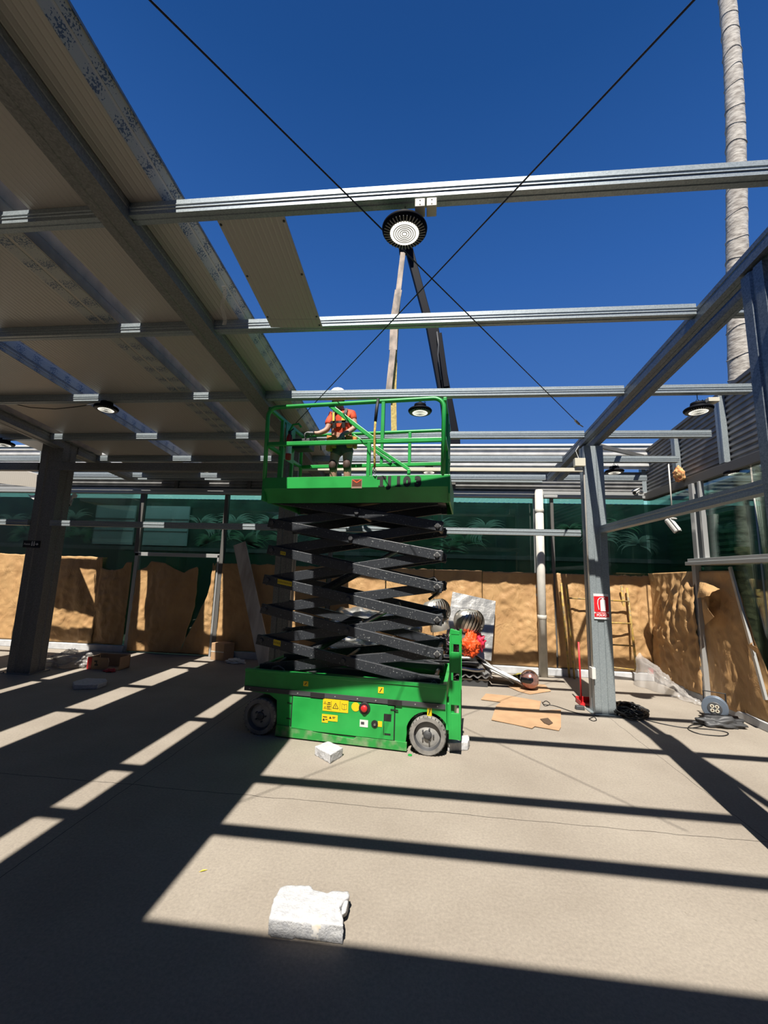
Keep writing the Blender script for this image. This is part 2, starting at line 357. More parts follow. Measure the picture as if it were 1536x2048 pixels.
M['glove'] = mat('grey_glove', (.25,.25,.26), .8)
M['boot'] = mat('brown_boot', (.10,.06,.035), .7)
M['hair'] = mat('dark_hair', (.03,.02,.015), .8)

# ------------------------------------------------------------------ the setting: ground, roof line, back and right walls
WY = 8.5      # inner plane of the back glass wall
WX = 4.32     # inner plane of the right glass wall
struct(MB().box((-14, -9, -.12), (9, 16, 0)).build('floor', M['concrete'], origin=(0,0,0)))
struct(MB().box((-10.5, WY-.10, 0), (-6.36, WY+.16, .13)).box((-4.36, WY-.10, 0), (WX+.1, WY+.16, .13)).build('trim_1', M['curb'], bevel=.01))
struct(MB().box((WX-.06, .5, 0), (WX+.16, WY-.10, .11)).build('trim_2', M['curb'], bevel=.01))

def corr_sheet(ax, a, b, z0, z1, fixed, pitch=.078, depth=.028, sgn=-1):
    """horizontally ribbed cladding; ax = axis it runs along; ribs stand out by depth towards sgn"""
    prof = []; z = z0
    while z < z1 - 1e-6:
        for dz, d in ((0, 0), (.42, 0), (.5, 1), (.9, 1), (1.0, 0)):
            zz = z + dz * pitch
            if zz <= z1 + 1e-6: prof.append((fixed + sgn * d * depth, zz))
        z += pitch
    prof = [p for i, p in enumerate(prof) if i == 0 or p != prof[i-1]]
    m = MB(); pts = prof + [(fixed - sgn * .012, prof[-1][1]), (fixed - sgn * .012, prof[0][1])]
    for end in (a, b):
        for d, z in pts: m.v.append(Vector((end, d, z)) if ax == 0 else Vector((d, end, z)))
    n = len(pts)
    for i in range(n): m.f.append((i, (i+1) % n, n + (i+1) % n, n + i)); m.m.append(0)
    return m
struct(corr_sheet(0, -12, WX+.25, 3.56, 4.02, WY+.05).build('wall_back', M['corr'], fix=True))
struct(corr_sheet(0, -12, WX+.25, 4.02, 4.50, WY-.10, pitch=.115, depth=.035).build('wall_back_parapet', M['corr_white']))
struct(MB().box((-12, WY-.16, 4.49), (WX+.3, WY+.12, 4.53)).build('trim_3', M['white']))
struct(MB().box((-10.5, WY-.08, 3.43), (WX+.05, WY+.06, 3.48)).box((-10.5, WY-.05, 3.495), (WX+.05, WY+.06, 3.56)).build('trim_4', M['alu'], bevel=.006))
def shear(m, k=.107):
    for v in m.v: v.z = 3.40 + (v.z-3.40) * ((4.39 + k*(8.4-v.y)) - 3.40) / (4.5-3.40)
    return m
struct(shear(corr_sheet(1, 1.5, WY+.05, 3.56, 4.50, WX+.08, pitch=.078, depth=.026)).build('wall_right', M['corr']))
struct(MB().box((WX-.04, 1.5, 3.40), (WX+.10, WY, 3.54)).build('trim_5', M['frame'], bevel=.005))
struct(shear(MB().box((WX+.02, 1.5, 4.49), (WX+.16, WY+.1, 4.54))).build('trim_6', M['frame']))

# glass panes of the back wall and the right wall
bays = [-10.4, -8.35, -6.36, -4.38, -2.0, .32, 2.42, WX]
k = 0
for x0, x1 in zip(bays, bays[1:]):
    k += 1; zb = .13
    struct(MB().box((x0+.02, WY+.02, zb if k != 3 else 2.12), (x1-.02, WY+.032, 3.43)).build('window_%d' % k, M['glass']))
rb = [WY, 7.0, 5.85, 4.4, 2.6]
for y1, y0 in zip(rb, rb[1:]):
    k += 1
    struct(MB().box((WX+.02, y0+.02, .11), (WX+.032, y1-.02, 3.40)).build('window_%d' % k, M['glass']))
def post(name, label, x, y, w, d, z0, z1, m, cat='post'):
    return tag(MB().box((x-w/2, y-d/2, z0), (x+w/2, y+d/2, z1)).build(name, m, bevel=.004), label, cat)
post('window_post', 'dark grey window post at the left of the papered double door', -6.36, WY+.02, .10, .10, 2.1, 3.43, M['frame'])
post('window_post', 'dark grey window post at the right of the papered double door', -4.38, WY+.02, .08, .10, 0, 3.43, M['frame'])
post('window_post', 'dark grey window post behind the scissor arms', -2.0, WY+.02, .08, .10, .13, 3.43, M['frame'])
post('window_post', 'grey window post just left of the white drainpipe', 2.20, WY+.02, .09, .08, .13, 3.43, M['alu'])
post('window_post', 'dark narrow window post just right of the white drainpipe', 2.52, WY+.02, .06, .08, .13, 3.43, M['frame'])
post('window_post', 'dark window post far left behind the leaning galvanised column', -8.35, WY+.02, .06, .08, .13, 3.43, M['frame'])

# door: frame and two leaves
dr = thing('door_1', None, None, (-5.37, WY, 0)); dr['kind'] = 'structure'
MB().box((-6.36, WY-.05, 0), (-6.28, WY+.05, 2.1)).box((-4.46, WY-.05, 0), (-4.42, WY+.05, 2.1)).box((-6.36, WY-.05, 2.04), (-4.42, WY+.05, 2.12)).build('door_frame', M['alu'], dr, bevel=.004)
for i, (a, b) in enumerate(((-6.27, -5.38), (-5.36, -4.47))):
    lf = MB().box((a, WY+.0, .02), (b, WY+.014, 2.03)).build('door_leaf', M['glass'], dr)
    MB().box((a, WY-.015, .02), (b, WY+.03, .10)).build('bottom_rail', M['frame'], lf)
MB().box((-5.30, WY-.06, 1.10), (-5.27, WY-.03, 1.36)).build('door_handle', M['alu'], dr)
MB().lathe([(.05,0),(.05,.02)], (-5.12, WY-.03, 1.0), (0,1,0)).build('lock_plate', M['alu'], dr)

# ------------------------------------------------------------------ outside beyond the glass
OY = 10.7
struct(MB().box((-13, OY, 0), (9, OY+.2, 3.72)).build('wall_outside_back', M['mural']))
struct(MB().box((-13, OY-.05, 0), (9, OY, 2.26)).build('wall_outside_dado', M['dkgreen']))
struct(MB().box((-13, OY-.07, 2.26), (9, OY, 2.36)).build('trim_7', M['corr']))
for x0, x1, lab in ((-9.35, -8.15, 'pale grey door panel behind the glass, left of the papered door'), (-7.85, -6.55, 'pale grey panel behind the glass above the papered door')):
    p = MB().box((x0, OY-.06, 2.4), (x1, OY-.01, 3.5)).build('grey_panel', M['outgrey'])
    tag(p, lab, 'panel'); MB().box((x0, OY-.075, 3.10), (x1, OY-.055, 3.14)).box((x0, OY-.075, 2.78), (x1, OY-.055, 2.80)).build('joint_strip', M['corr'], p)
# painted mural of fan palm leaves on the wall outside
def leaf(m, cx, cz, r, a0, spread, n, y):
    for i in range(n):
        a = a0 + spread * (i / (n - 1) - .5); l = r * random.uniform(.9, 1.15); w = r * .05; L_, R2 = [], []
        for q in range(6):
            t = q / 5; aa = a - (.7 * t * t) * (1 if math.cos(a) > 0 else -1)
            c = Vector((cx + math.cos(aa) * l * (.1 + .9 * t), y, max(2.42, cz + math.sin(aa) * l * (.1 + .9 * t) * .8)))
            s_ = Vector((-math.sin(aa), 0, math.cos(aa))) * w * math.sin(PI * min(.98, t * .9 + .12)); L_.append(c + s_); R2.append(c - s_)
        b = len(m.v); m.v += [p for pr in zip(L_, R2) for p in pr]
        for q in range(5): m.f.append((b+2*q, b+2*q+1, b+2*q+3, b+2*q+2)); m.m.append(0)
def mural(name, label, specs, y=OY-.012):
    t = thing(name, label, 'mural', (specs[0][0], y, 2.4))
    a, b = MB(), MB()
    for q, (cx, cz, r, a0) in enumerate(specs): leaf(a if q % 2 else b, cx, cz, r, R_(a0), R_(150 + 20*(q % 3)), 17, y - .001 * q)
    a.build('leaf_green', M['leafprint'], t, fix=False); b.build('leaf_pale', M['leafpale'], t, fix=False)
mural('leaf_mural', 'dark green palm leaf mural seen through the far left glass', [(-12.0,2.9,.6,70),(-11.5,2.55,.6,120),(-10.9,3.0,.6,40),(-10.5,2.5,.6,110),(-10.0,3.05,.55,140),(-9.8,2.6,.5,60)])
mural('leaf_mural', 'palm leaf mural seen above the right half of the papered door', [(-6.2,2.95,.55,50),(-5.9,2.5,.5,120),(-5.2,3.0,.6,130),(-4.9,2.5,.6,60),(-4.2,3.0,.55,110),(-3.9,2.55,.5,50),(-3.2,2.9,.55,130),(-2.7,2.5,.5,80)])
mural('leaf_mural', 'palm leaf mural seen through the glass right of the lift arms', [(.35,2.95,.55,60),(1.0,2.6,.6,110),(1.5,3.0,.5,140),(.6,2.45,.5,80)])
mural('leaf_mural', 'palm leaf mural seen through the glass behind the sign column', [(4.3,2.8,.5,90),(4.8,3.1,.5,100),(5.2,2.7,.5,80),(3.6,3.0,.4,90)])
# teal corrugated awning between the glass wall and the outside wall
aw = MB(); nx = 700
for i in range(nx + 1):
    x = -13 + 22 * i / nx; z = 3.70 + .012 * math.sin(i * PI / 2)
    aw.v += [Vector((x, WY+.35, z)), Vector((x, OY+.05, z+.03))]
for i in range(nx): aw.f.append((2*i, 2*i+2, 2*i+3, 2*i+1)); aw.m.append(0)
nt = M['teal'].node_tree; tr = nt.nodes.new('ShaderNodeBsdfTranslucent'); tr.inputs[0].default_value = (.16,.36,.36,1); mxs = nt.nodes.new('ShaderNodeMixShader'); mxs.inputs[0].default_value = .75
nt.links.new(nt.nodes['Principled BSDF'].outputs[0], mxs.inputs[1]); nt.links.new(tr.outputs[0], mxs.inputs[2]); nt.links.new(mxs.outputs[0], nt.nodes['Material Output'].inputs[0])
struct(aw.build('ceiling_awning', M['teal'], fix=False))
struct(corr_sheet(1, -2, OY, 0, 3.25, 5.9, pitch=.12).build('wall_outside_right', M['dkgreen']))
struct(corr_sheet(1, -2, OY, 3.25, 3.95, 5.92, pitch=.16).build('wall_outside_right_cladding', M['corr_white']))

# ------------------------------------------------------------------ steelwork
def purlin(x0, x1, y, z, label, h=.10, d=.085, matl='galv', zt=None):
    """lipped C purlin: stepped web towards the camera, grooved bottom flange"""
    t = [(y, z), (y, z-.030), (y-.006, z-.034), (y-.006, z-.042), (y, z-.046), (y, z-.056), (y-.006, z-.060), (y-.006, z-.068), (y, z-.072), (y, z-h),
         (y+d*.35, z-h), (y+d*.38, z-h+.006), (y+d*.52, z-h+.006), (y+d*.55, z-h), (y+d, z-h), (y+d, z-h+.02), (y+d-.004, z-h+.02), (y+d-.004, z-h+.008),
         (y+.004, z-h+.008), (y+.004, z-.004), (y+d-.004, z-.004), (y+d-.004, z-.02), (y+d, z-.02), (y+d, z)]
    m = MB(); n = len(t)
    for x in (x0, x1): m.v += [Vector((x, a, b)) for a, b in t]
    for i in range(n): m.f.append((i, (i+1) % n, n + (i+1) % n, n + i)); m.m.append(0)
    tris = [(0,9,18,19),]
    # end caps as strips following the thin wall
    for o_ in (0, n):
        for q in ((0,1,19),(1,4,19),(4,5,19),(5,8,19),(8,9,18,19),(1,2,3,4),(5,6,7,8),(9,10,18),(10,13,14,17,18),(14,15,16,17),(0,19,20,23),(20,21,22,23)):
            m.f.append(tuple(o_ + j for j in q)); m.m.append(0)
    return tag(m.build('purlin', M[matl]), label, 'beam')
XL0, XL1, XR0, XR1 = (-6.62, -6.42), (-2.31, -2.11), (2.32, 2.415), (2.495, 2.59)
rows = [(-.85, 'behind the photographer'), (.24, 'over the photographer'), (1.0, 'just out of view above'), (2.33, 'nearest in view'), (3.53, 'second from the front'), (4.87, 'third from the front'), (6.13, 'fourth from the front'), (7.15, 'fifth from the front'), (8.15, 'rearmost')]
ends = [4.2, 4.2, 4.2, 4.2, 3.76, 3.72, 4.08, 4.22, 4.2]
for (y, nm), xe in zip(rows, ends):
    z = roofz(y)
    pos = {'left': 'bay left of the far left rafter', 'mid': 'panelled left bay', 'open': 'open middle bay', 'right': 'x'}
    for key, a, b in (('left', -8.9, XL0[0]), ('mid', XL0[1], XL1[0]), ('open', XL1[1], XR0[0]), ('right', XR1[1], xe)):
        if y < 2 and key != 'open' and key != 'mid': pass
        purlin(a, b, y, z, 'galvanised purlin %s, in the %s' % (nm, pos[key]) if key != 'right' else 'galvanised purlin stub %s, to the right of the right rafter' % nm)

def rafter(xs, y0, y1, label, h=.13, matl='galv_dark', drop=.0):
    """sloping box rafter made of one or two channels"""
    t = thing('rafter', label, 'beam', ((xs[0][0]+xs[-1][1])/2, y0, roofz(y0)-h-drop))
    for (a, b) in xs:
        m = MB(); zt0, zt1 = roofz(y0)-drop-.005, roofz(y1)-drop-.005
        pr = [(a,0),(a,-.3),(a+.005,-.34),(a+.005,-.46),(a,-.5),(a,-1),((a*2+b)/3,-1),((a*2+b)/3+.004,-.96),((a+2*b)/3-.004,-.96),((a+2*b)/3,-1),(b,-1),(b,-.5),(b-.005,-.46),(b-.005,-.34),(b,-.3),(b,0)]
        for yy, zt in ((y0, zt0), (y1, zt1)): m.v += [Vector((p, yy, zt + q*h)) for p, q in pr]
        n = len(pr)
        for i in range(n): m.f.append((i, (i+1) % n, n + (i+1) % n, n + i)); m.m.append(0)
        m.f += [tuple(range(n-1, -1, -1)), tuple(range(n, 2*n))]; m.m += [0, 0]
        m.build('channel', M[matl], t)
    return t
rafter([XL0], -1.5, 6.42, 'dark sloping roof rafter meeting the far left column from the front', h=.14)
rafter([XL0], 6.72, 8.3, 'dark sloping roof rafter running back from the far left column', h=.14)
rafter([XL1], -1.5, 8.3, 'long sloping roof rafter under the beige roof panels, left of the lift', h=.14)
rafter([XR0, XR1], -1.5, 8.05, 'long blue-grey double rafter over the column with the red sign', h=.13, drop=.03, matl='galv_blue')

def column(name, label, x0, x1, y, dep, zt, matl='galv_dark'):
    t = thing(name, label, 'column', ((x0+x1)/2, y, 0)); w = x1 - x0
    pr = [(x0,0),(x0+w*.30,0),(x0+w*.34,.014),(x0+w*.62,.014),(x0+w*.66,0),(x1,0),(x1,dep*.4),(x1-.012,dep*.45),(x1-.012,dep*.55),(x1,dep*.6),(x1,dep),(x0,dep),(x0,dep*.6),(x0+.012,dep*.55),(x0+.012,dep*.45),(x0,dep*.4)]
    m = MB().prism([(p, y+q, 0) for p, q in pr], (0,0,.012), (0,0,zt)); m.build('shaft', M[matl], t)
    MB().box((x0-.05, y-.05, 0), (x1+.05, y+dep+.05, .012)).build('base_plate', M[matl], t, bevel=.003)
    for i, (a, b) in enumerate(((x0-.025, y-.025), (x1+.025, y-.025))): MB().lathe([(.012,0),(.012,.02)], (a, b, .012), n=6).build('anchor_bolt', M['chain'], t)
    return t
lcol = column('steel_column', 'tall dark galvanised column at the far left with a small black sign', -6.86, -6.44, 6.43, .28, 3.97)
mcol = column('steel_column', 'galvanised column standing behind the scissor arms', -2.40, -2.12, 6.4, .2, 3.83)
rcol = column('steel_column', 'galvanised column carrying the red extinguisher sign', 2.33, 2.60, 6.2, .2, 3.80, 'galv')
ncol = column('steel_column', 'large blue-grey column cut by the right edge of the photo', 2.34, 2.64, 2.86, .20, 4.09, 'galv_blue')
# fittings on the sign column
s = thing('extinguisher_sign', 'red and white fire extinguisher sign on the right column', 'sign', (2.47, 6.19, 1.27))
MB().box((2.365, 6.186, 1.27), (2.565, 6.194, 1.62)).build('plate', M['white_ink'], s)
MB().box((2.368, 6.183, 1.372), (2.562, 6.1875, 1.585)).build('red_field', M['red_sign'], s)
MB().box((2.368, 6.183, 1.300), (2.562, 6.1875, 1.348)).build('red_band', M['red_sign'], s)
fx = MB().box((2.452, 6.180, 1.38), (2.520, 6.1835, 1.525)); fx.prism([(2.452,6.180,1.525),(2.520,6.180,1.525),(2.505,6.180,1.545),(2.467,6.180,1.545)], (0,0,0), (0,.0035,0))
fx.box((2.477,6.180,1.545),(2.497,6.1835,1.562)); fx.box((2.470,6.180,1.560),(2.520,6.1835,1.570))
fx.tube([(2.478,6.182,1.563),(2.445,6.182,1.560),(2.422,6.182,1.53),(2.416,6.182,1.48),(2.424,6.182,1.43),(2.43,6.182,1.40)], .006, 6)
fx.build('extinguisher_symbol', M['white_ink'], s)
WMs = WM(s).inverted()
text_mesh('lettering', 'EXTINTOR', .034, M['red_sign'], s, WMs @ FACE(2.465, 6.1835, 1.357), offset=.0006)
text_mesh('lettering', 'POLVO', .042, M['white_ink'], s, WMs @ FACE(2.465, 6.182, 1.324), offset=.0012)
tag(MB().box((2.285, 6.14, .47), (2.335, 6.24, .62)).build('wall_socket', M['white'], bevel=.004), 'small white socket box low on the sign column', 'socket')
tag(MB().tube([(2.31, 6.185, .62), (2.31, 6.185, 3.40), (2.30, 6.17, 3.46)], .013, 8).build('conduit', M['pvc'], smooth=True), 'thin grey conduit running up the left edge of the sign column', 'conduit')
jb = MB().box((2.16, 6.10, 3.46), (2.31, 6.18, 3.58)).build('junction_box', M['cream'], bevel=.004); tag(jb, 'cream junction box beside the top of the sign column', 'junction box')
MB().tube([(2.22, 6.12, 3.58), (2.19, 6.14, 3.70), (2.24, 6.15, 3.78)], .004, 6).build('lead', M['white'], jb)
tag(MB().box((-2.1, 6.14, 3.385), (2.28, 6.18, 3.44)).build('cable_trunking', M['cream'], bevel=.003), 'long cream cable trunking running behind the lift platform to the sign column', 'trunking')
# small dark toilets sign on the left column
s = thing('direction_sign', 'small black sign with an arrow on the far left column', 'sign', (-6.77, 6.44, 2.1))
a0, a1 = PY(56, 1096, 6.43), PY(90, 1083, 6.43)
MB().box((-6.93, 6.425, 2.07), (-6.62, 6.445, 2.19)).build('plate', M['ink'], s)
WMs = WM(s).inverted()
text_mesh('lettering', 'Aseos', .05, M['white_ink'], s, WMs @ FACE(-6.85, 6.4235, 2.13))
MB().box((-6.765,6.4215,2.10),(-6.745,6.4245,2.155)).box((-6.725,6.4215,2.10),(-6.705,6.4245,2.155)).lathe([(.01,0),(.01,.003)], (-6.755,6.4215,2.168),(0,1,0),10).lathe([(.01,0),(.01,.003)], (-6.715,6.4215,2.168),(0,1,0),10).build('toilet_symbol', M['white_ink'], s)
MB().box((-6.69,6.4215,2.124),(-6.65,6.4245,2.136)).add([(-6.665,6.4215,2.155),(-6.63,6.4215,2.13),(-6.665,6.4215,2.105)],[(0,1,2)]).build('arrow', M['white_ink'], s)
# beams at head height between the columns
for a, b, lab, mt in ((-6.46, -2.41, 'galvanised cross beam at head height between the left column and the lift', 'galv'), (-2.11, 2.31, 'galvanised cross beam at head height from the lift arms to the sign column', 'galv'), (-9.3, -6.88, 'galvanised cross beam at head height left of the far left column', 'galv')):
    m = MB().prism([(0,6.40,2.55),(0,6.40,2.525),(0,6.394,2.52),(0,6.394,2.505),(0,6.40,2.50),(0,6.40,2.455),(0,6.48,2.455),(0,6.48,2.55)], (a,0,0), (b,0,0))
    tag(m.build('cross_beam', M[mt]), lab, 'beam')
tag(MB().prism([(2.50,0,2.59),(2.50,0,2.555),(2.506,0,2.55),(2.506,0,2.535),(2.50,0,2.53),(2.50,0,2.49),(2.60,0,2.49),(2.60,0,2.59)], (0,3.08,0), (0,6.19,0)).build('side_beam', M['galv']), 'galvanised side beam running from the sign column towards the viewer', 'beam')
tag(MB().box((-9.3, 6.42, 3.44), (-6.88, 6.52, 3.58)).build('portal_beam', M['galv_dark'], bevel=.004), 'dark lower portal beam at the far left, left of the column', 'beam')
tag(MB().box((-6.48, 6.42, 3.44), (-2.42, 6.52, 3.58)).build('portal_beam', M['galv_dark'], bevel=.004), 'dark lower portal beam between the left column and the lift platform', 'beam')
tag(MB().box((-9, 8.32, 3.72), (2.3, 8.38, 3.86)).build('wall_beam', M['galv']), 'galvanised wall beam along the foot of the white back parapet', 'beam')

# tie rods crossing in the open bay
def roofpt(px, py, dz=-.125):
    r = _ray(px, py); t = (4.02 + .085*6 + dz - EYE) / (r[2] + .085 * r[1]); return _at(r, t)
pA1 = roofpt(1160, 850); pA0 = roofpt(330, 30); pB0 = roofpt(1360, 30); pB1 = roofpt(640, 795)
for p0, p1, lab in ((pA0, pA1, 'thin dark tie rod ending in a turnbuckle at the right rafter'), (pB0, pB1, 'thin dark tie rod running down left to the lift platform')):
    d = (p1 - p0).normalized(); p0e = p0 - d * .9; p1e = p1 + d * (.02 if p0 is pA0 else .9)
    t = thing('tie_rod', lab, 'cable', tuple(p0e))
    MB().tube([p0e, p1e], .0055, 6).build('rod', M['rod'], t)
    if p0 is pA0:
        MB().tube([p1e - d*.22, p1e - d*.2, p1e - d*.06, p1e - d*.04], [.006,.016,.016,.006], 8).build('turnbuckle', M['chain'], t)
        MB().tube([p1e - d*.04, p1e + Vector((.05,.05,0))], .008, 8).build('hook', M['chain'], t)

# ------------------------------------------------------------------ roof panels
def roof_panel(x0, x1, y0, y1, label, side, th=.09, film=(0, 0), top=0, up=0.0, core=0):
    """sandwich panel lying on the purlins; film = widths of printed strips on the underside at right edge; side = sloped right face"""
    t = thing('roof_panel', label, 'roof panel', ((x0+x1)/2, y0, roofz(y0)))
    def sec(pts, mt, name):
        m = MB(); n = len(pts)
        for yy in (y0, y1): m.v += [Vector((x, yy, roofz(yy) + .004 + up + z)) for x, z in pts]
        for i in range(n): m.f.append((i, (i+1) % n, n + (i+1) % n, n + i)); m.m.append(0)
        m.f += [tuple(range(n-1,-1,-1)), tuple(range(n, 2*n))]; m.m += [0, 0]
        return m.build(name, M[mt], t)
    sec([(x0, 0), (x1, 0), (x1+side, th), (x0, th)], 'panel', 'board')
    f0, f1 = film
    if core: sec([(x1, .004), (x1+.004, .004), (x1+.004, th-.004), (x1, th-.004)], 'core', 'foam_edge')
    if f0:      # two printed strips with a bare line between, on the flat underside
        sec([(x1-f0, -.003), (x1-f0*.62, -.003), (x1-f0*.62, 0), (x1-f0, 0)], 'film', 'printed_film')
        sec([(x1-f0*.50, -.003), (x1-.01, -.003), (x1-.01, 0), (x1-f0*.50, 0)], 'film', 'printed_film')
        sec([(x1, -.002), (x1+.002, -.002), (x1+.002, th), (x1, th)], 'core', 'foam_edge')
    if f1:      # printed strips on the side face
        for a, b in ((0.02, .44), (.56, .96)):
            za, zb = a*th, b*th; xa, xb = x1+side*a+.002, x1+side*b+.002
            sec([(xa, za), (xa+.002, za), (xb+.002, zb), (xb, zb)], 'film', 'printed_film')
        sec([(x1+side, th), (x1+side+.006, th-.012), (x1+side+.006, th+.008), (x1+side, th+.008)], 'galv_dark', 'edge_strip')
    return t
YB = 8.35
roof_panel(-2.90, -1.87, -3.2, YB, 'beige roof panel at the open edge above the lift, printed film on its side', .09, film=(0, 1), th=.11)
roof_panel(-4.48, -3.13, -3.2, YB, 'beige roof panel second from the open edge, two printed strips beside it', .0, film=(.28, 0), th=.09)
roof_panel(-6.20, -4.88, -3.2, YB, 'beige roof panel third from the open edge, over the left column', .0, film=(.0, 1), th=.09)
roof_panel(-7.42, -6.37, -3.2, 7.2, 'beige roof panel fourth from the open edge, left of the far rafter', .0, film=(.2, 0), th=.09)
roof_panel(-8.50, -7.55, -3.2, 5.4, 'beige roof panel farthest from the open edge', .0, film=(.2, 0), th=.09)
# a second layer of panels stacked on the first: closes the view through the open slots
roof_panel(-4.40, -3.135, -3.2, YB, 'upper beige roof panel stacked on the second panel', .0, th=.19, up=.10, core=1)
roof_panel(-6.00, -4.885, -3.2, YB, 'upper beige roof panel stacked on the third panel, printed film on its side', .0, film=(0, 1), th=.24, up=.10)
roof_panel(-7.40, -6.375, -3.2, 7.2, 'upper beige roof panel stacked on the fourth panel', .0, th=.12, up=.10, core=1)
struct(MB().hexa([(-1.78,-9,roofz(-3.2)+.01),(9,-9,roofz(-3.2)+.01),(9,-.62,roofz(-.62)+.01),(-1.78,-.62,roofz(-.62)+.01),(-1.78,-9,roofz(-3.2)+.11),(9,-9,roofz(-3.2)+.11),(9,-.62,roofz(-.62)+.11),(-1.78,-.62,roofz(-.62)+.11)]).build('ceiling', M['panel']))
struct(MB().box((-14, -9.2, 0), (9, -9, 6.5)).build('wall_behind_sky_block', M['panel']))  # unseen wall, added to block the low sky behind the camera
struct(MB().box((-14.2, -9, 0), (-14, 9, 6.0)).box((-14.2, 9, 0), (-14, 14, 3.9)).build('wall_left_sky_block', M['panel']))  # added wall that keeps open sky out of the left glass reflections
struct(MB().box((9, -9, 0), (9.2, 3, 5.2)).build('wall_far_right', M['panel']))
struct(MB().box((-14, -9, 4.9), (-8.6, 3.0, 5.0)).build('ceiling_left_sky_block', M['panel']))  # unseen cover, added to cut the sky light from the left
# loose beige sheet screwed between two purlins
t = thing('ceiling_board', 'small beige board screwed under two purlins against the blue sky', 'board', (-1.32, 2.42, 4.1))
c = [roofpt(432, 447, -.10), roofpt(568, 440, -.10), roofpt(645, 655, -.12), roofpt(542, 655, -.12)]
c[0].y = c[1].y = 2.425; c[2].y = c[3].y = 3.50
c[0] = Vector((c[0].x, 2.425, roofz(2.33)-.075)); c[1] = Vector((c[1].x, 2.425, roofz(2.33)-.075))
c[2] = PY(645, 655, 3.50); c[3] = PY(542, 655, 3.50)
up_ = Vector((0, 0, .012))
cm0, cm1 = c[0].lerp(c[3], .90), c[1].lerp(c[2], .90)
MB().hexa([c[0], c[1], cm1, cm0, c[0]+up_, c[1]+up_, cm1+up_, cm0+up_]).build('board', M['panel'], t)
dn = Vector((0, .004, -.0015))
MB().hexa([cm0+dn, cm1+dn, c[2], c[3], cm0+dn+up_, cm1+dn+up_, c[2]+up_, c[3]+up_]).build('end_board', M['panel'], t)
for u_, v_ in ((.03,.04),(.97,.04),(.04,.45),(.96,.45),(.04,.87),(.96,.87),(.96,.97)):
    p = c[0].lerp(c[1], u_).lerp(c[3].lerp(c[2], u_), v_); MB().lathe([(.009,-.006),(.009,.0)], p, n=8).build('screw', M['dark'], t)
tag(MB().grid(lambda u, v: PY(443 + 8*u + 3*math.sin(9*v), 572 + 78*v, 2.9 + .4*v), 1, 10).build('plastic_strip', M['plastic'], solid=.002), 'wisp of clear plastic hanging from the roof panel edge', 'plastic')

# ------------------------------------------------------------------ high bay lamps
def make_lamp():
    t = thing('high_bay_lamp', '', 'lamp', (0, 0, 0), 0, None)
    MB().lathe([(.086,.004),(.098,.0),(.135,.006),(.148,.020),(.150,.032),(.140,.044),(.112,.054),(.085,.066),(.076,.078)], n=48).build('housing', M['black_metal'], t, smooth=True, world=False)
    f = MB()
    for i in range(36):
        a = 2*PI*i/36; d = Vector((math.cos(a), math.sin(a), 0)); f.bar(d*.096+Vector((0,0,-.002)), d*.136+Vector((0,0,.006)), .005, .010)
    f.build('cooling_fins', M['rim'], t, world=False)
    MB().lathe([(.0,-.003),(.094,-.003),(.096,.003),(.096,.008)], n=48, cap=False).build('lens', M['led'], t, smooth=False, world=False)
    r = MB()
    for rr in (.016,.030,.044,.058,.072):
        pts = [(rr*math.cos(2*PI*i/32), rr*math.sin(2*PI*i/32), -.004) for i in range(33)]; r.tube(pts, .0024, 5, cap=False)
    r.build('led_rings', M['dark'], t, world=False)
    MB().lathe([(.076,.078),(.078,.088),(.074,.112),(.050,.120),(.030,.126)], n=32).build('driver_cap', M['black_metal'], t, smooth=True, world=False)
    MB().tube([(.018*math.sin(2*PI*i/14), 0, .134+.018*math.cos(2*PI*i/14)) for i in range(15)], .004, 6, cap=False).build('hook', M['chain'], t, world=False)
    MB().tube([(.01,0,.120),(.05,0,.128),(.07,0,.14),(.05,0,.150)], .004, 6).build('power_lead', M['black'], t, world=False)
    return t
def dup(root, loc, label):
    r = root.copy(); C.objects.link(r); r.location = loc; r['label'] = label
    for ch in list(root.children):
        c_ = ch.copy(); C.objects.link(c_); c_.parent = r
    return r
lamp = make_lamp(); lamp['group'] = 'round high bay lamps hanging from the purlins'
spots = [(PY(809, 467, 2.40), 'lit round black lamp, the largest, hanging in front of the blue sky'),
         (PY(840, 826, 4.93), 'lit round lamp seen inside the lift railing near its right end'),
         (PY(212, 820, 4.93), 'lit round lamp under the beige roof panels at the left'),
         (PY(1397, 824, 4.93), 'lit round lamp under the purlin stub at the right, before the dark cladding'),
         (PY(1229, 946, 7.22), 'lit round lamp just right of the sign column, before the white parapet'),
         (PY(408, 942, 7.22), 'lit round lamp between the left column and the lift platform, at the back'),
         (PY(1473, 948, 6.20), 'lit round lamp at the far right above the side beam'),
         (PY(858, 945, 7.22), 'lit round lamp just behind the right end of the lift toe board'),
         (PY(8, 890, 6.20), 'round lamp cut by the left edge of the photo')]
lamps = []
for i, (p, lab) in enumerate(spots):
    p.z -= .0
    if i == 0: lamp.location = p; lamp['label'] = lab; o = lamp
    else: o = dup(lamp, p, lab)
    lamps.append(o)
    py_ = [2.33,4.87,4.87,4.87,7.15,7.15,6.13,7.15,6.13][i] ; zt = roofz(py_) - .10
    ch = MB(); top = Vector((p.x, p.y, zt)); a = Vector((p.x, p.y, p.z + .16))
    if top.z > a.z + .01:
        ch.tube([a, top], .0045, 6); tag(ch.build('suspension_chain', M['chain'], o), 'steel hanger chain')
l1 = spots[0][0]
tb = thing('terminal_box', 'pair of white connector boxes on the front purlin right of the big lamp', 'junction box', (-.02, 2.36, 4.14))
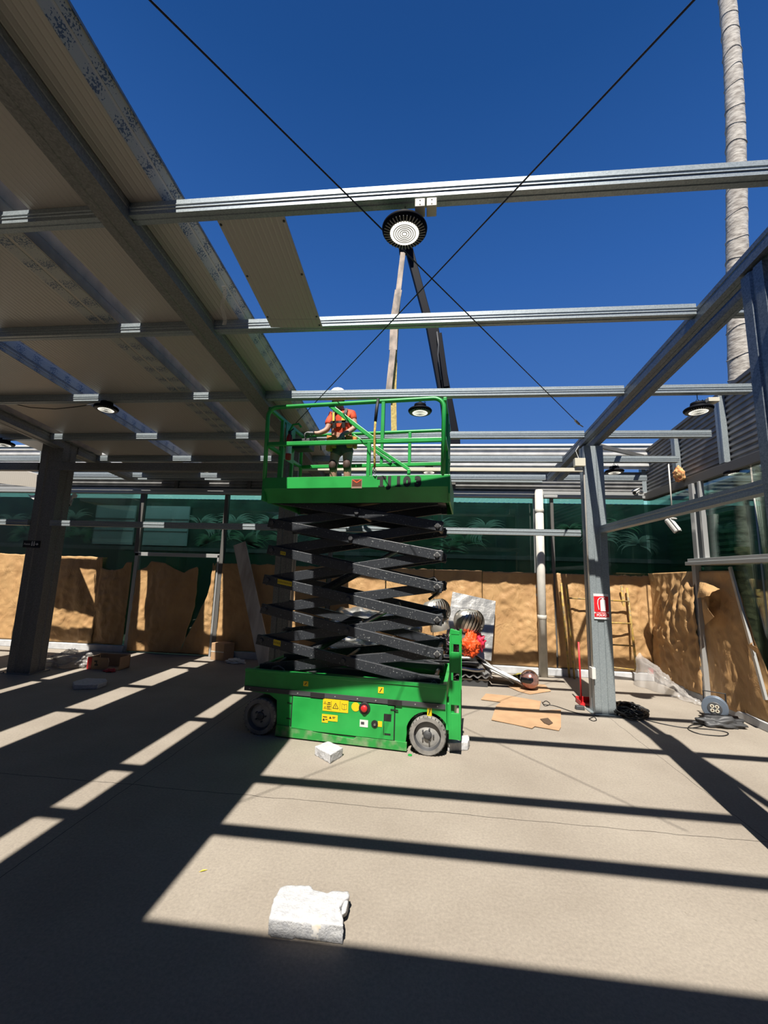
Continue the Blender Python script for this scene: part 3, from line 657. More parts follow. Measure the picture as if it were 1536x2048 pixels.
MB().box((-.105, 2.315, 4.145), (-.04, 2.40, 4.205)).build('box', M['cream'], tb, bevel=.004); MB().box((-.03, 2.315, 4.145), (.035, 2.40, 4.205)).build('box', M['cream'], tb, bevel=.004)
for x in (-.072, .003):
    for z in (4.16, 4.19): MB().lathe([(.004,0),(.004,.003)], (x, 2.312, z), (0,1,0), 8).build('screw', M['dark'], tb)
jb = MB().box((3.24, 4.86, 3.90), (3.36, 4.96, 3.95)).build('junction_box', M['cream'], bevel=.004); tag(jb, 'cream junction box beside the right hand lamp hanger', 'junction box')
wpts = [Vector(PY(x, y, 5.1)) for x, y in ((20,806),(60,815),(110,818),(150,814),(190,808))]
tag(MB().tube(wpts, .006, 6).build('lamp_cable', M['cable'], smooth=True), 'black cable sagging to the lamp under the left roof panels', 'cable')

# ------------------------------------------------------------------ scissor lift
LO = Vector((-1.798, 4.702, 0)); LA = math.atan2(-.188, 1.843)
lift = thing('scissor_lift', 'tall green scissor lift with raised black scissor arms', 'scissor lift', LO, LA)
LM = Matrix.Translation(LO) @ Matrix.Rotation(LA, 4, 'Z')
def LW(s, o, z): return LM @ Vector((s, o, z))
def NL(px, py, off=0.0):
    r = _ray(px, py); ca, sa = math.cos(LA), math.sin(LA); nx_, ny_ = -sa, ca
    d = LO.x * nx_ + LO.y * ny_ + off; t = d / (r[0] * nx_ + r[1] * ny_); p = _at(r, t) - LO
    return (p.x * ca + p.y * sa, p.z)
def lb(m, name, mt, parent=None, **k): return m.build(name, mt, parent or lift, world=False, **k)
# chassis
pl = [(-.236,.445),(-.236,.672),(2.04,.692),(2.04,.26),(2.03,.26)]
arc = [(1.85+.225*math.cos(R_(a)), .185+.225*math.sin(R_(a))) for a in range(20, 166, 12)]
side = [(-.236,.455),(.08,.43),(.17,.38),(.19,.10),(.20,.03),(1.62,.03),(1.635,.18)] + list(reversed(arc)) + [(2.04,.26),(2.04,.692),(-.236,.672)]
m = MB()
for o_ in (.0, 1.06): m.prism([(a, o_, b) for a, b in side], (0,0,0), (0,.03,0))
m.box((-.236,.03,.45),(-.20,1.06,.66)).box((2.0,.03,.30),(2.04,1.06,.68)).box((.2,.03,.10),(1.62,1.06,.14)).box((-.2,.03,.50),(2.0,1.06,.54))
m.box((-.236,-.01,.655),(2.04,.04,.69))
ch = lb(m, 'chassis', M['green'], bevel=.004)
m = MB().prism([(.18,-.012,.0),(1.64,-.012,.0),(1.64,-.012,.085),(1.10,-.012,.085),(1.07,-.012,.055),(.62,-.012,.085),(.58,-.012,.10),(.19,-.012,.115)], (0,0,.015), (0,.018,.015)); lb(m, 'skirt', M['green_worn'], bevel=.002)
lb(MB().box((-.225,-.014,.455),(2.03,-.001,.502)), 'bumper_strip', M['dark'])
for a_, b_ in ((.57,.73),(1.43,1.58)): lb(MB().box((a_,-.02,.45),(b_,-.002,.50)), 'stabiliser_pad', M['ink'])
for s_ in (-.16,.06,.42,.85,1.10,1.30,1.72,1.95): lb(MB().lathe([(.007,0),(.007,.004)], (s_,-.018,.478),(0,1,0),8), 'rivet', M['rim'])
dr_ = lb(MB().box((.365,-.012,.105),(1.50,-.0,.440)), 'battery_door', M['green'], bevel=.003)
lb(MB().box((.352,-.006,.10),(.364,-.002,.445)).box((1.501,-.006,.10),(1.511,-.002,.445)).box((.352,-.006,.441),(1.511,-.002,.447)).box((.30,-.006,.36),(.352,-.002,.368)).box((.30,-.006,.20),(.352,-.002,.208)).box((.352,-.006,.096),(1.511,-.002,.103)), 'door_gap', M['shadow_gap'], dr_)
def zz(x, y): return NL(560 + x*.15625, 1380 + y*.15625, -.013)
def plate(name, mt, x0, y0, x1, y1, th=.002, parent=None, o=-.0135):
    a, b = zz(x0, y1), zz(x1, y0); return lb(MB().box((a[0], o-th, a[1]), (b[0], o, b[1])), name, mt, parent or dr_)
st = plate('warning_sticker', M['yellow'], 545, 138, 878, 262)
def tri(x, y, sz, parent, o=-.0165, solid_=False):
    c_ = zz(x, y); m = MB()
    P = [Vector((c_[0]+sz*math.sin(a), o, c_[1]+sz*math.cos(a))) for a in (0, 2.094, 4.188)]
    if solid_: m.add(P, [(0,1,2)])
    else:
        for i in range(3): m.bar(P[i], P[(i+1)%3], sz*.14, .001, up=(0,1,0))
        m.bar((c_[0], o, c_[1]-sz*.25), (c_[0], o, c_[1]+sz*.45), sz*.14, .001, up=(0,1,0))
    return lb(m, 'warning_triangle', M['ink'], parent, fix=False)
tri(712, 212, .036, st); tri(578, 165, .016, st); tri(578, 225, .016, st)
m = MB()
for (x0,y0,x1,y1) in ((612,158,648,166),(600,180,650,184),(600,205,650,209),(600,222,640,226),(600,240,645,244),(655,140,657,262),(768,140,770,262)):
    a, b = zz(x0, y1), zz(x1, y0); m.box((a[0], -.0165, a[1]), (b[0], -.0155, b[1]))
a, b = zz(792, 240), zz(855, 180); mx_ = (a[0]+b[0])/2
for q0, q1 in (((a[0],a[1]),(a[0],b[1])),((b[0],a[1]),(b[0],b[1])),((a[0],b[1]),(mx_,b[1]-.008)),((mx_,b[1]-.008),(b[0],b[1])),((a[0],a[1]),(mx_,a[1]-.008)),((mx_,a[1]-.008),(b[0],a[1])),((mx_,a[1]-.008),(mx_,b[1]-.008))):
    m.bar((q0[0],-.016,q0[1]),(q1[0],-.016,q1[1]),.003,.001,up=(0,1,0))
lb(m, 'pictogram_lines', M['ink'], st)
s2 = plate('warning_sticker', M['yellow'], 535, 325, 740, 385); plate('sticker_corner', M['yellow'], 535, 385, 615, 412, parent=s2); tri(645, 355, .017, s2, solid_=True)
m = MB()
for (x0,y0,x1,y1) in ((550,340,605,345),(550,365,570,390),(580,370,610,375),(672,345,710,349),(672,360,700,364)):
    a, b = zz(x0, y1), zz(x1, y0); m.box((a[0], -.0165, a[1]), (b[0], -.0155, b[1]))
lb(m, 'pictogram_lines', M['ink'], s2)
c_ = zz(968, 215); s3 = lb(MB().lathe([(.046,0),(.046,.002)], (c_[0], -.0155, c_[1]), (0,1,0), 24), 'round_sticker', M['yellow'], dr_)
c_ = zz(1083, 232); eb = lb(MB().lathe([(.062,0),(.062,.006),(.05,.010)], (c_[0], -.013, c_[1]), (0,-1,0), 28), 'stop_button_ring', M['ink'], dr_); lb(MB().lathe([(.034,0),(.036,.018),(.026,.028)], (c_[0], -.022, c_[1]), (0,-1,0), 24), 'stop_button', M['red'], eb, smooth=True)
pl_ = plate('hour_meter', M['white'], 1020, 388, 1128, 468); plate('meter_window', M['dark'], 1036, 408, 1080, 436, parent=pl_, o=-.0155)
c_ = zz(1212, 432); ks = lb(MB().lathe([(.036,0),(.036,.008)], (c_[0], -.013, c_[1]), (0,-1,0), 20), 'key_switch', M['ink'], dr_); lb(MB().lathe([(.012,0),(.012,.014)], (c_[0]+.004, -.02, c_[1]-.004), (0,-1,0), 10), 'key', M['chain'], ks)
plate('small_sticker', M['yellow'], 1252, 402, 1308, 468)
plate('latch_recess', M['ink'], 1330, 312, 1425, 392); plate('latch_slot', M['ink'], 1322, 312, 1336, 572); plate('latch_slot', M['ink'], 1336, 560, 1415, 572); plate('latch_slot', M['ink'], 1415, 253, 1512, 262)
for (x, y, w, h) in ((890,298,34,34),(1178,425,28,50),(445,260,30,26)):
    a = NL(460+(x-w/2)*.3385, 1280+(y+h/2)*.3385, -.016); b = NL(460+(x+w/2)*.3385, 1280+(y-h/2)*.3385, -.016)
    q = lb(MB().box((a[0],-.004,a[1]),(b[0],-.0005,b[1])), 'small_sticker', M['yellow']); lb(MB().bar(((a[0]*.7+b[0]*.3),-.005,a[1]+.012),((a[0]*.3+b[0]*.7),-.005,b[1]-.012),.008,.001,up=(0,1,0)), 'pictogram_lines', M['ink'], q)
# wheels
def wheel(s_, o_, r=.192, w=.115, sgn=-1, z=None):
    c0 = (s_, o_, z or r)
    t = lb(MB().lathe([(r*.74,0),(r*.95,.0),(r,.012),(r,w-.012),(r*.95,w),(r*.74,w)], c0, (0, -sgn, 0), 56, cap=False), 'wheel', M['tyre'], smooth=False)
    rm = lb(MB().lathe([(r*.66,.052),(r*.70,.045),(r*.74,.006),(r*.78,.0),(r*.78,.06)], c0, (0, -sgn, 0), 40, cap=False), 'rim', M['dark'], t, smooth=True)
    lb(MB().lathe([(.0,.034),(r*.28,.036),(r*.34,.044),(r*.50,.040),(r*.60,.048),(r*.68,.052)], c0, (0, -sgn, 0), 40, cap=False), 'rim_plate', M['rim'], t, smooth=True)
    hb = MB().lathe([(.018,.006),(.034,.012),(.042,.022),(.046,.04)], c0, (0, -sgn, 0), 24)
    for i in range(5):
        a = 2*PI*i/5; hb.lathe([(.009,.016),(.009,.045)], (c0[0]+.060*math.cos(a), o_, c0[2]+.060*math.sin(a)), (0, -sgn, 0), 6)
    lb(hb, 'hub', M['dark'], t)
    tr_ = MB()
    for i in range(28):
        a = 2*PI*i/28; d = Vector((math.cos(a), 0, math.sin(a))); tr_.bar(Vector(c0)+d*(r*.965)+Vector((0,.01*-sgn,0)), Vector(c0)+d*(r*1.004)+Vector((0,.01*-sgn,0)), .006, .026, up=(0,1,0))
    lb(tr_, 'tread', M['dark'], t)
wheel(-.02, -.015); wheel(1.85, -.03, .188); wheel(-.02, 1.12, sgn=1); wheel(1.85, 1.12, sgn=1)
lb(MB().box((-.14,.10,.24),(.12,1.0,.34)).box((1.75,.10,.14),(1.95,1.0,.24)), 'axle', M['dark'])
# end ladder of the chassis
m = MB().box((2.065,.0,.17),(2.085,.03,1.20)).box((2.165,.0,.17),(2.185,.03,1.20))
zs = [.17,.42,.52,.735,.835,1.02,1.11,1.20]
for a, b in ((.17,.42),(.50,.735),(.815,1.02),(1.10,1.20)): m.box((2.08,.004,a),(2.17,.03,b))
m.prism([(2.065,.0,1.20),(2.185,.0,1.20),(2.19,.0,1.15),(2.17,.0,1.235),(2.075,.0,1.255)],(0,0,0),(0,.03,0))
ld = lb(m, 'end_ladder', M['green'], bevel=.003)
lb(MB().box((2.065,.45,.17),(2.09,.48,1.20)).box((2.16,.45,.17),(2.185,.48,1.20)), 'ladder_stringer', M['green'])
for z in (.60,.92,1.16): lb(MB().box((2.09,.03,z-.012),(2.16,.45,z+.012)), 'ladder_rung', M['green'])
lb(MB().box((2.04,.05,.20),(2.12,1.02,.50)), 'end_cover', M['green'], bevel=.01)
# top details on the chassis
lb(MB().tube([(.05,.06,.66),(.07,.06,.71),(.14,.06,.73),(.20,.06,.70),(.22,.06,.66)],.012,8), 'lifting_eye', M['dark'])
lb(MB().box((-.12,.2,.66),(1.95,.28,.72)).box((-.12,.8,.66),(1.95,.88,.72)), 'arm_track', M['dark'])
# scissor arms
Lz = [2.70, 2.38, 2.05, 1.69, 1.345, .985, .66]; Rz = [2.69, 2.36, 2.03, 1.678, 1.325, .968, .665]
SL = [-.085, -.10, -.085, -.11, -.115, -.14, -.10]; SR = [1.92, 1.92, 1.918, 1.922, 1.926, 1.93, 1.90]
def arm(a, b, off, name='scissor_arm', ext=.06):
    a, b = Vector((a[0], off, a[1])), Vector((b[0], off, b[1])); d = (b - a).normalized()
    o = lb(MB().bar(a - d*ext, b + d*ext, .042, .112), name, M['arm'], bevel=.006); return o
for k in range(6):
    fa = (SL[k], Lz[k]); fb = (SR[k+1], Rz[k+1]); ba = (SL[k+1], Lz[k+1]); bb = (SR[k], Rz[k])
    if k == 0: fa = (.02, 2.665)
    if k == 0: bb = (1.85, 2.655)
    for near, o1, o2 in ((1, .15, .205), (0, .92, .865)):
        A = arm(fa, fb, o1); B = arm(ba, bb, o2)
        for (s_, z_) in ((fb[0], fb[1]), ((fa[0]+fb[0])/2, (fa[1]+fb[1])/2), (fa[0], fa[1])):
            if near: 
                pn = lb(MB().lathe([(.040,0),(.040,.006)], (s_, o1-.021, z_), (0,-1,0), 4), 'pin_plate', M['rim'] if s_ > 1.8 else M['arm'], A)
                lb(MB().lathe([(.026,0),(.026,.016),(.016,.018)], (s_, o1-.027, z_), (0,-1,0), 16), 'pin', M['dark'], A)
    for q0, q1, q2 in ((.15,.92,fb),(.205,.865,ba),(.15,.92,((fa[0]+fb[0])/2,(fa[1]+fb[1])/2))): lb(MB().tube([(q2[0],q0,q2[1]),(q2[0],q1,q2[1])],.026,12), 'cross_shaft', M['arm'])
for i, (a, b) in enumerate((((.28,.80),(1.45,1.45)), ((.42,1.55),(1.50,2.15)))):
    A = Vector((a[0],.53,a[1])); B = Vector((b[0],.53,b[1])); lb(MB().tube([A, A.lerp(B,.62)], .055, 16), 'hydraulic_cylinder', M['arm'], smooth=False); lb(MB().tube([A.lerp(B,.62), B], .028, 12), 'piston_rod', M['chain'])
for (k, lab) in ((1, 'sm'), (2, 'lg'), (4, 'sm')):
    pass
def armsticker(x, y, w, h):
    a = NL(460+(x-w/2)*.3255, 1000+(y+h/2)*.3255, .125); b = NL(460+(x+w/2)*.3255, 1000+(y-h/2)*.3255, .125)
    dzz = -.16*(b[0]-a[0]); q = lb(MB().add([(a[0],.1265,a[1]-dzz/2),(b[0],.1265,a[1]+dzz/2),(b[0],.1265,b[1]+dzz/2),(a[0],.1265,b[1]-dzz/2),(a[0],.129,a[1]-dzz/2),(b[0],.129,a[1]+dzz/2),(b[0],.129,b[1]+dzz/2),(a[0],.129,b[1]-dzz/2)], [(0,1,2,3),(7,6,5,4),(0,4,5,1),(1,5,6,2),(2,6,7,3),(3,7,4,0)]), 'yellow_sticker', M['yellow'])
    m = MB(); n_ = max(3, int((b[0]-a[0])/.02)); zc = (a[1]+b[1])/2
    for i in range(n_):
        s_ = a[0] + (i+.6)*(b[0]-a[0])/(n_+.4); m.box((s_-.003,.125,zc-.012-.16*(s_-(a[0]+b[0])/2)),(s_+.003,.1268,zc+.012-.16*(s_-(a[0]+b[0])/2)))
    lb(m, 'sticker_print', M['ink'], q)
armsticker(325, 327, 34, 20); armsticker(335, 508, 90, 26); armsticker(288, 878, 46, 32)
hose = [(1.72,.5,1.72),(1.86,.48,1.78),(1.93,.46,1.70),(1.90,.46,1.60),(1.80,.47,1.52)]
lb(MB().tube([Vector(p) for p in hose], .016, 8), 'hydraulic_hose', M['black'], smooth=True)
# platform
PB, PT = 2.615, 2.91
plt = MB().prism([(0,-.05,2.775),(0,-.05,PT),(0,-.03,PT),(0,-.03,2.775),(0,.085,PB),(0,.06,PB)][0:6], (-.15,0,0), (2.045,0,0))
plt.prism([(0,1.05,2.775),(0,1.05,PT),(0,1.03,PT),(0,1.03,2.775),(0,.98,PB),(0,1.0,PB)], (-.15,0,0), (2.045,0,0))
plt.box((-.184,-.04,PB+.02),(-.15,1.05,PT))
plt.prism([(2.045,-.05,PT),(2.045,1.05,PT),(2.045,1.05,2.66),(2.045,.98,PB),(2.045,.02,PB),(2.045,-.05,2.70)], (0,0,0), (.02,0,0))
plt.box((-.15,0,2.75),(2.045,1.03,2.775))
lb(plt, 'platform', M['green'], bevel=.003)
lb(MB().box((-.10,.06,PB),(1.98,.10,2.75)).box((-.10,.94,PB),(1.98,.98,2.75)).box((-.1,.1,2.70),(1.98,.94,2.75)), 'underframe', M['arm'])
lb(MB().lathe([(.02,0),(.02,.004)], (1.92,.03,2.685),(0,-1,0),16), 'plug', M['ink'])
# railings
def rail(pts, r=.022, name='rail', n=8): return lb(MB().tube([Vector(p) for p in pts], r, n), name, M['green'], smooth=True)
def rail2(pts, w=.05, h=.045, name='rail'):
    m = MB()
    for a, b in zip(pts, pts[1:]): m.bar(a, b, w, h, up=(0,0,1) if abs((Vector(b)-Vector(a)).normalized().z) < .9 else (0,1,0))
    return lb(m, name, M['green'], bevel=.006)
def loop(off):
    c = []
    for a in range(0, 91, 15): c.append((-.06 - .12*math.sin(R_(a)) , off, 3.69 + .12*math.cos(R_(a))))
    d = []
    for a in range(90, -1, -15): d.append((1.87 + .12*math.sin(R_(a)), off, 3.69 + .12*math.cos(R_(a))))
    return [(-.165, off, 2.90)] + list(reversed(c)) + list(reversed(d)) + [(1.985, off, 2.90)]
rail(loop(-.03), .026, 'guard_rail'); rail(loop(1.03), .026, 'guard_rail')
rail2([(-.15,-.03,3.335),(1.97,-.03,3.315)], .04, .05, 'mid_rail'); rail2([(-.15,1.03,3.33),(1.97,1.03,3.33)], .04, .05, 'mid_rail')
rail2([(-.165,-.03,3.80),(-.165,1.03,3.80)], .04, .045, 'end_rail'); rail2([(-.165,-.03,3.33),(-.165,1.03,3.33)], .04, .045, 'end_rail')
rail2([(2.0,-.03,3.80),(2.0,1.03,3.80)], .04, .045, 'end_rail'); rail2([(2.0,-.03,3.33),(2.0,1.03,3.33)], .04, .045, 'end_rail')
for (s_, o_, z0, z1) in ((1.285,-.03,3.33,3.81),(1.13,-.03,2.90,3.32),(.03,.0,2.90,3.30),(-.165,.35,2.90,3.80),(-.165,.70,2.90,3.80),(1.05,1.03,3.33,3.80),(1.45,1.03,3.33,3.80),(.9,1.03,2.9,3.33),(1.45,1.0,2.90,3.25),(2.0,.40,2.90,3.80),(2.0,.75,2.90,3.80)):
    rail2([(s_,o_,z0),(s_,o_,z1)], .042, .042, 'rail_post')
rail2([(.62,-.02,3.80),(1.20,-.02,3.34)], .03, .05, 'diagonal_brace'); rail2([(.95,1.0,3.60),(1.45,1.0,3.25)], .03, .045, 'diagonal_brace'); rail2([(.62,1.0,3.78),(1.20,1.0,3.36)], .03, .045, 'diagonal_brace')
gp = lb(MB().box((-.155,.42,3.28),(-.145,.68,3.80)), 'end_panel', M['green'])
lb(MB().lathe([(.0,0),(.10,0),(.10,.002)], (-.143,.55,3.56), (1,0,0), 24, cap=False), 'orange_sticker', mat('ochre_sticker', (.45,.20,.02), .6), gp)
# stickers and fleet number on the toe board
WML = Matrix.Identity(4)
lg0, lg1 = NL(704, 976, -.052), NL(723, 959, -.052)
lp = lb(MB().box((lg0[0]-.008,-.053,lg0[1]-.004),(lg1[0]+.008,-.0505,lg1[1]+.006)), 'maker_plate', mat('plate_grey', (.35,.22,.16), .5))
lb(MB().box((lg0[0],-.0545,lg0[1]+.02),(lg1[0],-.0528,lg1[1])), 'plate_field', M['brown_logo'], lp)
mxx = (lg0[0]+lg1[0])/2; m = MB(); m.bar((lg0[0]+.006,-.0555,lg1[1]-.004),(mxx,-.0555,lg1[1]-.036),.010,.001,up=(0,1,0)); m.bar((lg1[0]-.006,-.0555,lg1[1]-.004),(mxx,-.0555,lg1[1]-.036),.010,.001,up=(0,1,0))
lb(m, 'envelope_mark', M['orange'], lp)
fn = lb(MB().box((1.15,-.0506,2.80),(1.151,-.0503,2.801)), 'fleet_number', M['ink'])
for i, chx in enumerate('TJ103'):
    p = NL([763, 779, 797, 814, 836][i], 964, -.052)
    o = text_mesh('character', chx, .15, M['ink'], fn, FACE(p[0], -.0525, p[1]), extrude=.001, offset=.011)
    if chx in 'T1J': lb(MB().box((p[0]-.035,-.054,p[1]-.052),(p[0]+.035 if chx != 'J' else p[0]-.005,-.0515,p[1]-.040)), 'serif', M['ink'], fn)
# machine controls on the end rail
cb = thing('control_box', 'grey lift control box clipped on the left end rail', 'control box', LW(.02,.62,3.50), LA)
def LT(m): m.v = [LM @ v for v in m.v]; return m
LT(MB().box((-.13,.60,3.48),(.12,.80,3.62))).build('box', M['dark'], cb, bevel=.01)
LT(MB().tube([(.02,.68,3.62),(.02,.68,3.70)],.014,8)).build('joystick', M['black'], cb)
LT(MB().tube([(-.10,.46,3.50),(-.11,.44,3.66),(-.06,.44,3.76),(.02,.44,3.77),(.06,.44,3.72)],.015,8)).build('guard_hoop', M['green'], cb, smooth=True)
LT(MB().tube([(.14,.6,3.56),(.22,.6,3.60),(.28,.6,3.54),(.30,.6,3.44)],.007,6)).build('cable', M['black'], cb, smooth=True)
fe = thing('fire_extinguisher', 'small red and white fire extinguisher in the left corner of the lift platform', 'fire extinguisher', LW(-.08,.40,3.26), LA)
LT(MB().lathe([(.03,0),(.038,.01),(.038,.30),(.025,.345),(.012,.36)], (-.08,.40,3.26), n=20)).build('cylinder', M['red'], fe, smooth=True)
LT(MB().lathe([(.0385,0),(.0385,.16)], (-.08,.40,3.34), n=20, cap=False)).build('label_band', M['white_ink'], fe, smooth=True)
LT(MB().box((-.10,.39,3.62),(-.06,.41,3.66)).tube([(-.08,.40,3.65),(-.02,.38,3.68)],.008,6).tube([(-.08,.37,3.63),(-.03,.35,3.58),(-.035,.355,3.45)],.007,6)).build('valve', M['black'], fe)
# rope and lanyard hung from the top rail
rp = thing('lanyard', 'worn yellow and black lanyard hanging down from the lift top rail', 'lanyard', LW(1.22,-.08,2.93), LA)
pts = [(1.225,-.06,3.83),(1.215,-.075,3.70),(1.205,-.075,3.55)]
LT(MB().tube(pts, [.018,.02,.018], 8)).build('black_shock_pack', M['black'], rp, smooth=True)
pts = [(1.205,-.075,3.55),(1.20,-.075,3.40),(1.205,-.075,3.25),(1.212,-.075,3.10),(1.215,-.075,3.00)]
LT(MB().tube(pts, .014, 8)).build('yellow_webbing', mottled(mat('yellow_webbing', (.5,.33,.05), .8), (.25,.17,.04), (.65,.45,.08), 30), rp, smooth=True)
LT(MB().tube([(1.21,-.075,3.0),(1.235,-.075,2.96),(1.22,-.075,2.92),(1.20,-.075,2.95),(1.21,-.075,3.0)], .007, 6)).build('snap_hook', M['chain'], rp)

# ------------------------------------------------------------------ worker on the platform
def skin(name, mt, pts, edges, parent, sub=2, root=0):
    me = bpy.data.meshes.new(name); inv = WM(parent).inverted() if parent else Matrix.Identity(4)
    me.from_pydata([tuple(inv @ LM @ Vector(p[0])) for p in pts], edges, [])
    o = bpy.data.objects.new(name, me); C.objects.link(o); o.parent = parent; me.materials.append(mt)
    md = o.modifiers.new('skin', 'SKIN'); md.use_smooth_shade = True
    for i, p in enumerate(pts):
        r = p[1]; r = (r, r) if not isinstance(r, tuple) else r
        me.skin_vertices[0].data[i].radius = r; me.skin_vertices[0].data[i].use_root = (i == root)
    sb = o.modifiers.new('sub', 'SUBSURF'); sb.levels = sub; sb.render_levels = sub
    # freeze to a plain mesh
    dg = bpy.context.evaluated_depsgraph_get(); dg.update(); me2 = bpy.data.meshes.new_from_object(o.evaluated_get(dg)); o.modifiers.clear(); o.data = me2
    for p in me2.polygons: p.use_smooth = True
    return o
DK = 2.777
wk = thing('person', 'person in white helmet, orange-red vest and grey shorts on the lift platform', 'person', LW(.50,.78,DK), LA)
P = {'pel':((.54,.78,3.64),(.15,.11)), 'spn':((.53,.76,3.80),(.135,.10)), 'chs':((.53,.73,3.99),(.165,.115)), 'nkb':((.52,.70,4.11),.062), 'nek':((.505,.665,4.165),.055),
     'hdl':((.49,.635,4.215),(.068,.080)), 'hdu':((.485,.635,4.29),(.078,.095)), 'hdt':((.485,.645,4.345),(.055,.070)),
     'shR':((.38,.73,4.04),.058), 'elR':((.335,.67,3.80),.043), 'frR':((.23,.62,3.73),.038), 'wrR':((.16,.60,3.735),.028),
     'shL':((.68,.73,4.04),.058), 'elL':((.745,.70,3.83),.044), 'frL':((.66,.60,3.72),.038), 'wrL':((.60,.55,3.68),.028),
     'hpR':((.455,.78,3.58),.095), 'knR':((.435,.73,3.27),.060), 'cfR':((.435,.76,3.10),.058), 'anR':((.44,.80,2.87),.038),
     'hpL':((.625,.78,3.58),.095), 'knL':((.645,.73,3.27),.060), 'cfL':((.645,.76,3.10),.058), 'anL':((.645,.80,2.87),.038)}
ks_ = list(P); E_ = [('pel','spn'),('spn','chs'),('chs','nkb'),('nkb','nek'),('nek','hdl'),('hdl','hdu'),('hdu','hdt'),('chs','shR'),('shR','elR'),('elR','frR'),('frR','wrR'),('chs','shL'),('shL','elL'),('elL','frL'),('frL','wrL'),
      ('pel','hpR'),('hpR','knR'),('knR','cfR'),('cfR','anR'),('pel','hpL'),('hpL','knL'),('knL','cfL'),('cfL','anL')]
body = skin('body', M['skin'], [P[k] for k in ks_], [(ks_.index(a), ks_.index(b)) for a, b in E_], wk)
# face
fc = MB(); 
LT(MB().lathe([(.0,-.022),(.010,-.014),(.014,0),(.010,.012),(.0,.016)], (.482,.535,4.235), (0,0,1), 10, cap=False)).build('nose', M['skin'], wk, smooth=True)
for s_ in (.455,.515): LT(MB().lathe([(.0,-.010),(.010,-.004),(.011,.002),(.0,.008)], (s_,.550,4.268), (0,-1,0), 12, cap=False)).build('eye', M['white_ink'], wk, smooth=True); LT(MB().lathe([(.005,0),(.005,.002)], (s_-.002,.541,4.266), (0,-1,0), 8)).build('pupil', M['ink'], wk)
LT(MB().tube([(.462,.566,4.196),(.485,.558,4.192),(.508,.566,4.196)], .005, 6)).build('mouth', mat('lips', (.35,.12,.10), .6), wk, smooth=True)
for s_ in (.405,.567): LT(MB().lathe([(.0,-.004),(.022,-.002),(.024,.004),(.0,.008)], (s_,.645,4.25), (1,0,0), 12, cap=False)).build('ear', M['skin'], wk, smooth=True)
LT(MB().grid(lambda u, v: (.485+.088*math.cos(PI*(.02+.96*u)), .650+.085*math.sin(PI*(.02+.96*u)), 4.20+.09*v), 14, 3)).build('hair', M['hair'], wk, smooth=True, solid=.012)
hm = LT(MB().lathe([(.118,0),(.121,.012),(.118,.045),(.104,.085),(.072,.115),(.030,.130),(.0,.133)], (.485,.640,4.285), (0,-.14,1), 32, cap=False).prism([(.40,.53,4.276),(.44,.475,4.270),(.53,.475,4.270),(.57,.53,4.276)], (0,0,0), (0,0,.008))).build('helmet', M['white'], wk, smooth=True)
LT(MB().tube([(.41,.57,4.255),(.45,.535,4.245),(.52,.535,4.245),(.56,.57,4.255)], .014, 8)).build('red_headband', M['red'], wk, smooth=True)
# shirt and vest
SP = {'a':((.54,.78,3.66),(.165,.125)), 'b':((.53,.76,3.80),(.158,.120)), 'c':((.53,.73,3.98),(.180,.130)), 'd':((.52,.705,4.09),(.085,.075)), 'shR':((.37,.73,4.04),.075), 'slR':((.340,.685,3.86),.066), 'shL':((.69,.73,4.04),.075), 'slL':((.725,.71,3.92),.066)}
kk = list(SP); EE = [('a','b'),('b','c'),('c','d'),('c','shR'),('shR','slR'),('c','shL'),('shL','slL')]
skin('vest', M['vest'], [SP[k] for k in kk], [(kk.index(a), kk.index(b)) for a, b in EE], wk)
skin('shorts', M['shorts'], [((.54,.78,3.68),(.170,.125)), ((.54,.78,3.60),(.16,.13)), ((.455,.775,3.55),.115), ((.44,.755,3.40),.098), ((.625,.775,3.55),.115), ((.64,.755,3.40),.098)], [(0,1),(1,2),(2,3),(1,4),(4,5)], wk)
for s_ in (.435, .645): skin('knee_pad', mat('dark_knee_pad', (.07,.035,.025), .7), [((s_,.72,3.36),.066),((s_,.70,3.28),.068),((s_,.715,3.19),.058)], [(0,1),(1,2)], wk, sub=1)
for s_, a_ in ((.44,'R'),(.645,'L')):
    skin('boot', M['boot'], [((s_,.80,2.96),.055),((s_,.80,2.86),.052),((s_,.78,2.825),.050),((s_,.66,2.815),.042)], [(0,1),(1,2),(2,3)], wk, sub=1)
# harness straps, belt and pouches
def strap(pts, w=.035, name='harness_strap', mt=None):
    m = MB(); P_ = [Vector(p) for p in pts]
    for a, b in zip(P_, P_[1:]): m.bar(a, b, w, .008, up=(0,1,0))
    return LT(m).build(name, mt or M['ink'], wk)
M['reflect'] = mat('yellow_reflective', (.85,.60,.08), .4)
for s0, s1 in ((.44,.46),(.62,.60)): strap([(s0,.64,4.10),(s0,.605,4.02),(s1,.595,3.92),(s1,.615,3.80)], .045)
strap([(.445,.60,4.03),(.455,.588,3.90)], .028, 'reflective_strip', M['reflect']); strap([(.60,.590,3.98),(.598,.588,3.90)], .05, 'radio_pouch', M['reflect'])
strap([(.39,.64,3.90),(.53,.585,3.88),(.68,.64,3.90)], .035)
LT(MB().tube([(.54+.185*math.cos(2*PI*i/20), .78+.145*math.sin(2*PI*i/20), 3.66) for i in range(21)], .022, 8, cap=False)).build('tool_belt', M['boot'], wk, smooth=True)
